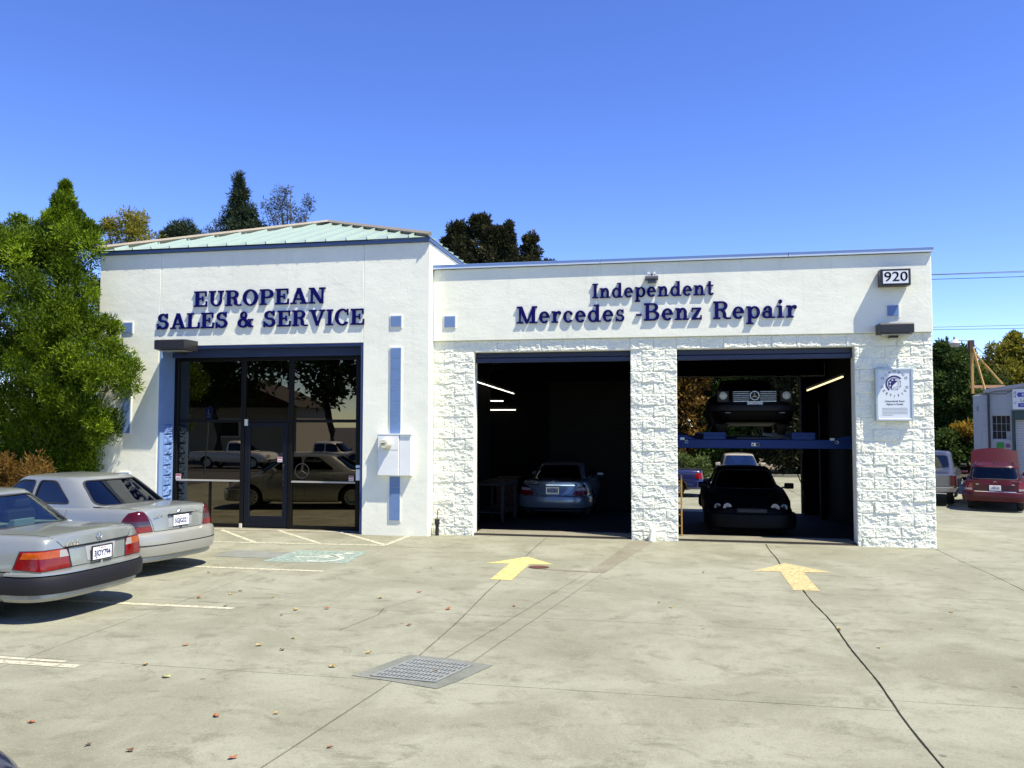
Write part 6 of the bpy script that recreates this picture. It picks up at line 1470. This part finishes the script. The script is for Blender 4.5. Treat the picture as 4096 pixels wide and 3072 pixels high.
B().prism([(1.35, 2.63), (2.1, 2.63), (2.1, 2.78), (1.35, 2.76)], -.038, -.031).obj('sign_band', SBL, sb_)
text('sign_print', 'BEY LI', .12, PLATEW, sb_, facing((1.62, -.041, 3.045)), .001)
text('sign_print', 'Longo', .15, INK, sb_, facing((1.60, -.034, 2.85)), .001)
text('sign_print', 'AUTO BODY', .07, PLATEW, sb_, facing((1.62, -.041, 2.70)), .001)
sw_ = B().tube([(1.23, -.034, 3.05), (1.25, -.034, 3.14), (1.28, -.034, 3.16), (1.29, -.034, 3.05), (1.27, -.034, 2.95)], .008, 5).tube([(1.22, -.034, 2.80), (1.25, -.034, 2.72), (1.30, -.034, 2.82)], .006, 5).box(1.22, -.036, 2.97, 1.245, -.031, 3.0); sw_.obj('sign_sketch', INK, sb_)
wbox('green_poster', mat('green_poster', (.03, .20, .03), .6), (.68, -.012, 1.22, .90, -.001, 1.44))
B().lathe([(0, -.012), (.07, -.012), (.075, -.001)], (1.01, 0, 1.33), 'y', 18).obj('pink_oval_poster', mat('plum_poster', (.16, .04, .14), .6), ws)
B().tube([(.52, -.03, 3.12), (.8, -.03, 3.08), (1.0, -.03, 3.09), (1.2, -.03, 3.2)], .012, 5).obj('sagging_cable', mat('grey_cable', (.12, .12, .13), .7), ws)
B().box(.12, -.05, 2.5, .17, -.03, 2.68).obj('wall_fitting', mat('blue_fitting', (.10, .16, .30), .5), ws, bevel=.01)
ck = B()
for P in ([(.30, 2.8), (.38, 2.72), (.44, 2.66)], [(.28, 2.33), (.36, 2.335), (.44, 2.33)], [(.30, 2.0), (.36, 1.99), (.44, 2.03)], [(.25, 1.78), (.32, 1.82), (.42, 1.79)], [(.36, 2.7), (.37, 2.5), (.42, 2.43)], [(.22, 1.45), (.27, 1.6), (.26, 1.78)]):
    for a, b_ in zip(P, P[1:]): ck.tube([(a[0], -.031, a[1]), (b_[0], -.031, b_[1])], .004, 4)
ck.obj('wall_cracks', mat('crack_grey', (.16, .18, .22), .9), ws)
# lamp mast braced on the workshop roof
lm = thing('roof_lamp_mast', 'tan timber mast braced on the workshop roof with a dish lamp on its arm', 'lamp', (6.12, 16.2, 3.1))
TAN = mat('tan_mast_paint', (.42, .26, .075), .7, var=.15, vs=6)
B().box(6.09, 16.17, 3.12, 6.17, 16.25, 4.95).obj('post', TAN, lm, bevel=.006)
for a, b_, r in (((6.15, 16.15, 4.75), (6.42, 15.85, 3.15), .038), ((6.2, 16.25, 4.6), (7.45, 17.2, 3.5), .036), ((6.18, 16.3, 4.6), (6.95, 17.4, 3.3), .018)): B().cyl(a, b_, r, 8).obj('brace', TAN, lm, smooth=True, angle=50)
for a, b_ in (((6.15, 16.2, 4.92), (7.6, 17.0, 3.55)), ((6.15, 16.2, 4.88), (7.9, 17.4, 3.75)), ((6.05, 16.2, 4.8), (6.03, 16.1, 3.9))): B().cyl(a, b_, .007, 5).obj('guy_wire', BLACK, lm)
B().box(6.03, 16.12, 4.62, 6.2, 16.3, 5.0).obj('post_cap', mat('brown_timber', (.07, .035, .02), .8), lm, bevel=.01)
B().box(6.1, 16.3, 3.32, 7.2, 16.36, 3.42).obj('roof_beam', mat('pinkish_beam', (.42, .24, .13), .8), lm)
B().tube([(6.08, 16.2, 4.93), (5.95, 16.2, 5.0), (5.78, 16.2, 5.01), (5.62, 16.2, 4.97)], .018, 8).obj('arm', GALV, lm, smooth=True)
hd2 = B().lathe([(.0, .16), (.05, .16), (.055, .06), (.09, .04), (.20, -.06), (.205, -.075), (.19, -.07)], (5.59, 16.2, 4.97), 'z', 24).obj('lamp_shade', mat('pale_lamp_enamel', (.50, .50, .52), .4), lm, smooth=True, angle=50)
B().lathe([(.18, -.072), (.15, -.17), (.13, -.20), (0, -.21)], (5.59, 16.2, 4.97), 'z', 24).obj('lamp_bowl', mat('lamp_bowl_glass', (.35, .34, .30), .3), hd2, smooth=True)
# overhead wires
for i, (z0, z1, r) in enumerate(((12.31, 12.42, .022), (12.29, 12.27, .016), (11.99, 12.01, .020), (8.68, 8.77, .016), (8.52, 8.46, .016), (6.68, 6.71, .020), (6.23, 6.31, .035))):
    x0, x1 = 13.45, 19.3; sl_ = (z1 - z0) / (x1 - x0); P = []
    for k in range(13):
        x = -20 + k * 6.5; P.append((x, 45 + i * .05, z0 + sl_ * (x - x0) * .4 + .0009 * (x - 16) ** 2))
    tag(B().tube(P, r, 5).obj('power_line', BLACK), ['topmost thin overhead wire crossing the sky at the right', 'second overhead wire, just under the topmost one', 'third overhead wire, lowest of the upper three', 'upper of the two faint wires at mid height on the right', 'lower of the two faint wires at mid height on the right', 'thin wire passing behind the dish lamp on the right', 'thick lowest overhead cable crossing behind the lamp mast'][i], 'wire', 'overhead wires at the right of the shop')

# ------------------------------------------------------------------ across the street, seen mirrored in the entry glass
hs_ = thing('white_house', 'white house with a dark window across the street, mirrored in the entry glass', 'house', (-36, -40, -.5))
B().box(-41, -46, -.6, -31, -40, 3.2).obj('wall', mat('house_white', (.40, .37, .31), .85), hs_)
B().prism([(-41.4, 3.2), (-30.6, 3.2), (-36, 5.4)], -46.4, -39.6).obj('roof', mat('brown_shingle', (.045, .036, .028), .9), hs_)
hw_ = B().box(-37.2, -39.995, 1.0, -35.4, -39.93, 2.4).obj('window', WHITEP, hs_); B().box(-37.05, -39.93, 1.1, -35.55, -39.92, 2.3).obj('pane', mat('dusty_dark_pane', (.010, .010, .010), .35, spec=.15), hw_)
for i, (x, y, lab) in enumerate(((-42, -35, 'broad dark street tree farthest left in the entry glass'), (-33.5, -33.5, 'tall street tree in front of the white house'), (-26, -34.5, 'street tree above the white pickups in the glass'), (-18.5, -33, 'leaning street tree right of the crew cab pickup'), (-9, -36, 'street tree farthest right across the road'))):
    tree('street_tree', lab, (x, y, -.5), 7, .28, [(x, y, 6.6, 4.2, 3.2, 3.0, 120, .8), (x + 1, y + .5, 9.2, 3.0, 2.4, 1.8, 60, .8)], 55, .42, .2, G5, 'tree', 'street trees across the road', 8)
hp = thing('parking_sign', 'blue accessible parking sign on a leaning post by the lot edge', 'sign', (-23.3, -16, gz(-16)))
B().cyl((-23.5, -16, -.2), (-23.3, -16, 2.75), .03, 8).obj('post', GALV, hp)
sp_ = B().box(-23.47, -15.965, 2.2, -23.15, -15.955, 2.72).obj('sign_plate', mat('sign_blue_plate', (.02, .06, .35), .4), hp, bevel=.002)
v, f = cdt(arcband(-23.33, 2.38, .09, .025, -130, 130)); mesh_obj('wheelchair_mark', [(x, -15.952, z) for x, z in v], [q[::-1] for q in f], PLATEW, sp_)
B().box(-23.345, -15.954, 2.4, -23.315, -15.951, 2.62).obj('wheelchair_mark', PLATEW, sp_)
# neon sign inside the entry door
ns = thing('neon_open_sign', 'dim red neon OPEN sign hanging inside the entry glass', 'sign', (-12.14, .33, 2.5))
NEON = mat('red_neon_tube', (1, .03, .03), .4, emit=.55)
def neon(paths):
    b = B()
    for P in paths: b.tube([(x, .335, z) for x, z in P], .006, 5)
    b.obj('neon_letter', NEON, ns)
el_ = lambda cx, cz, rx, rz, a0, a1: [(cx + rx * math.cos(R_(lerp(a0, a1, k / 12))), cz + rz * math.sin(R_(lerp(a0, a1, k / 12)))) for k in range(13)]
neon([el_(-12.33, 2.51, .05, .075, 0, 360)]); neon([[(-12.24, 2.43), (-12.23, 2.59)], el_(-12.22, 2.55, .05, .04, 90, -90)])
neon([[(-12.04, 2.58), (-12.12, 2.58), (-12.125, 2.44), (-12.04, 2.44)], [(-12.12, 2.51), (-12.06, 2.51)]]); neon([[(-11.99, 2.44), (-11.985, 2.58), (-11.91, 2.44), (-11.9, 2.6)]])
B().box(-12.42, .345, 2.40, -11.86, .36, 2.63).obj('backing', BLACK, ns)
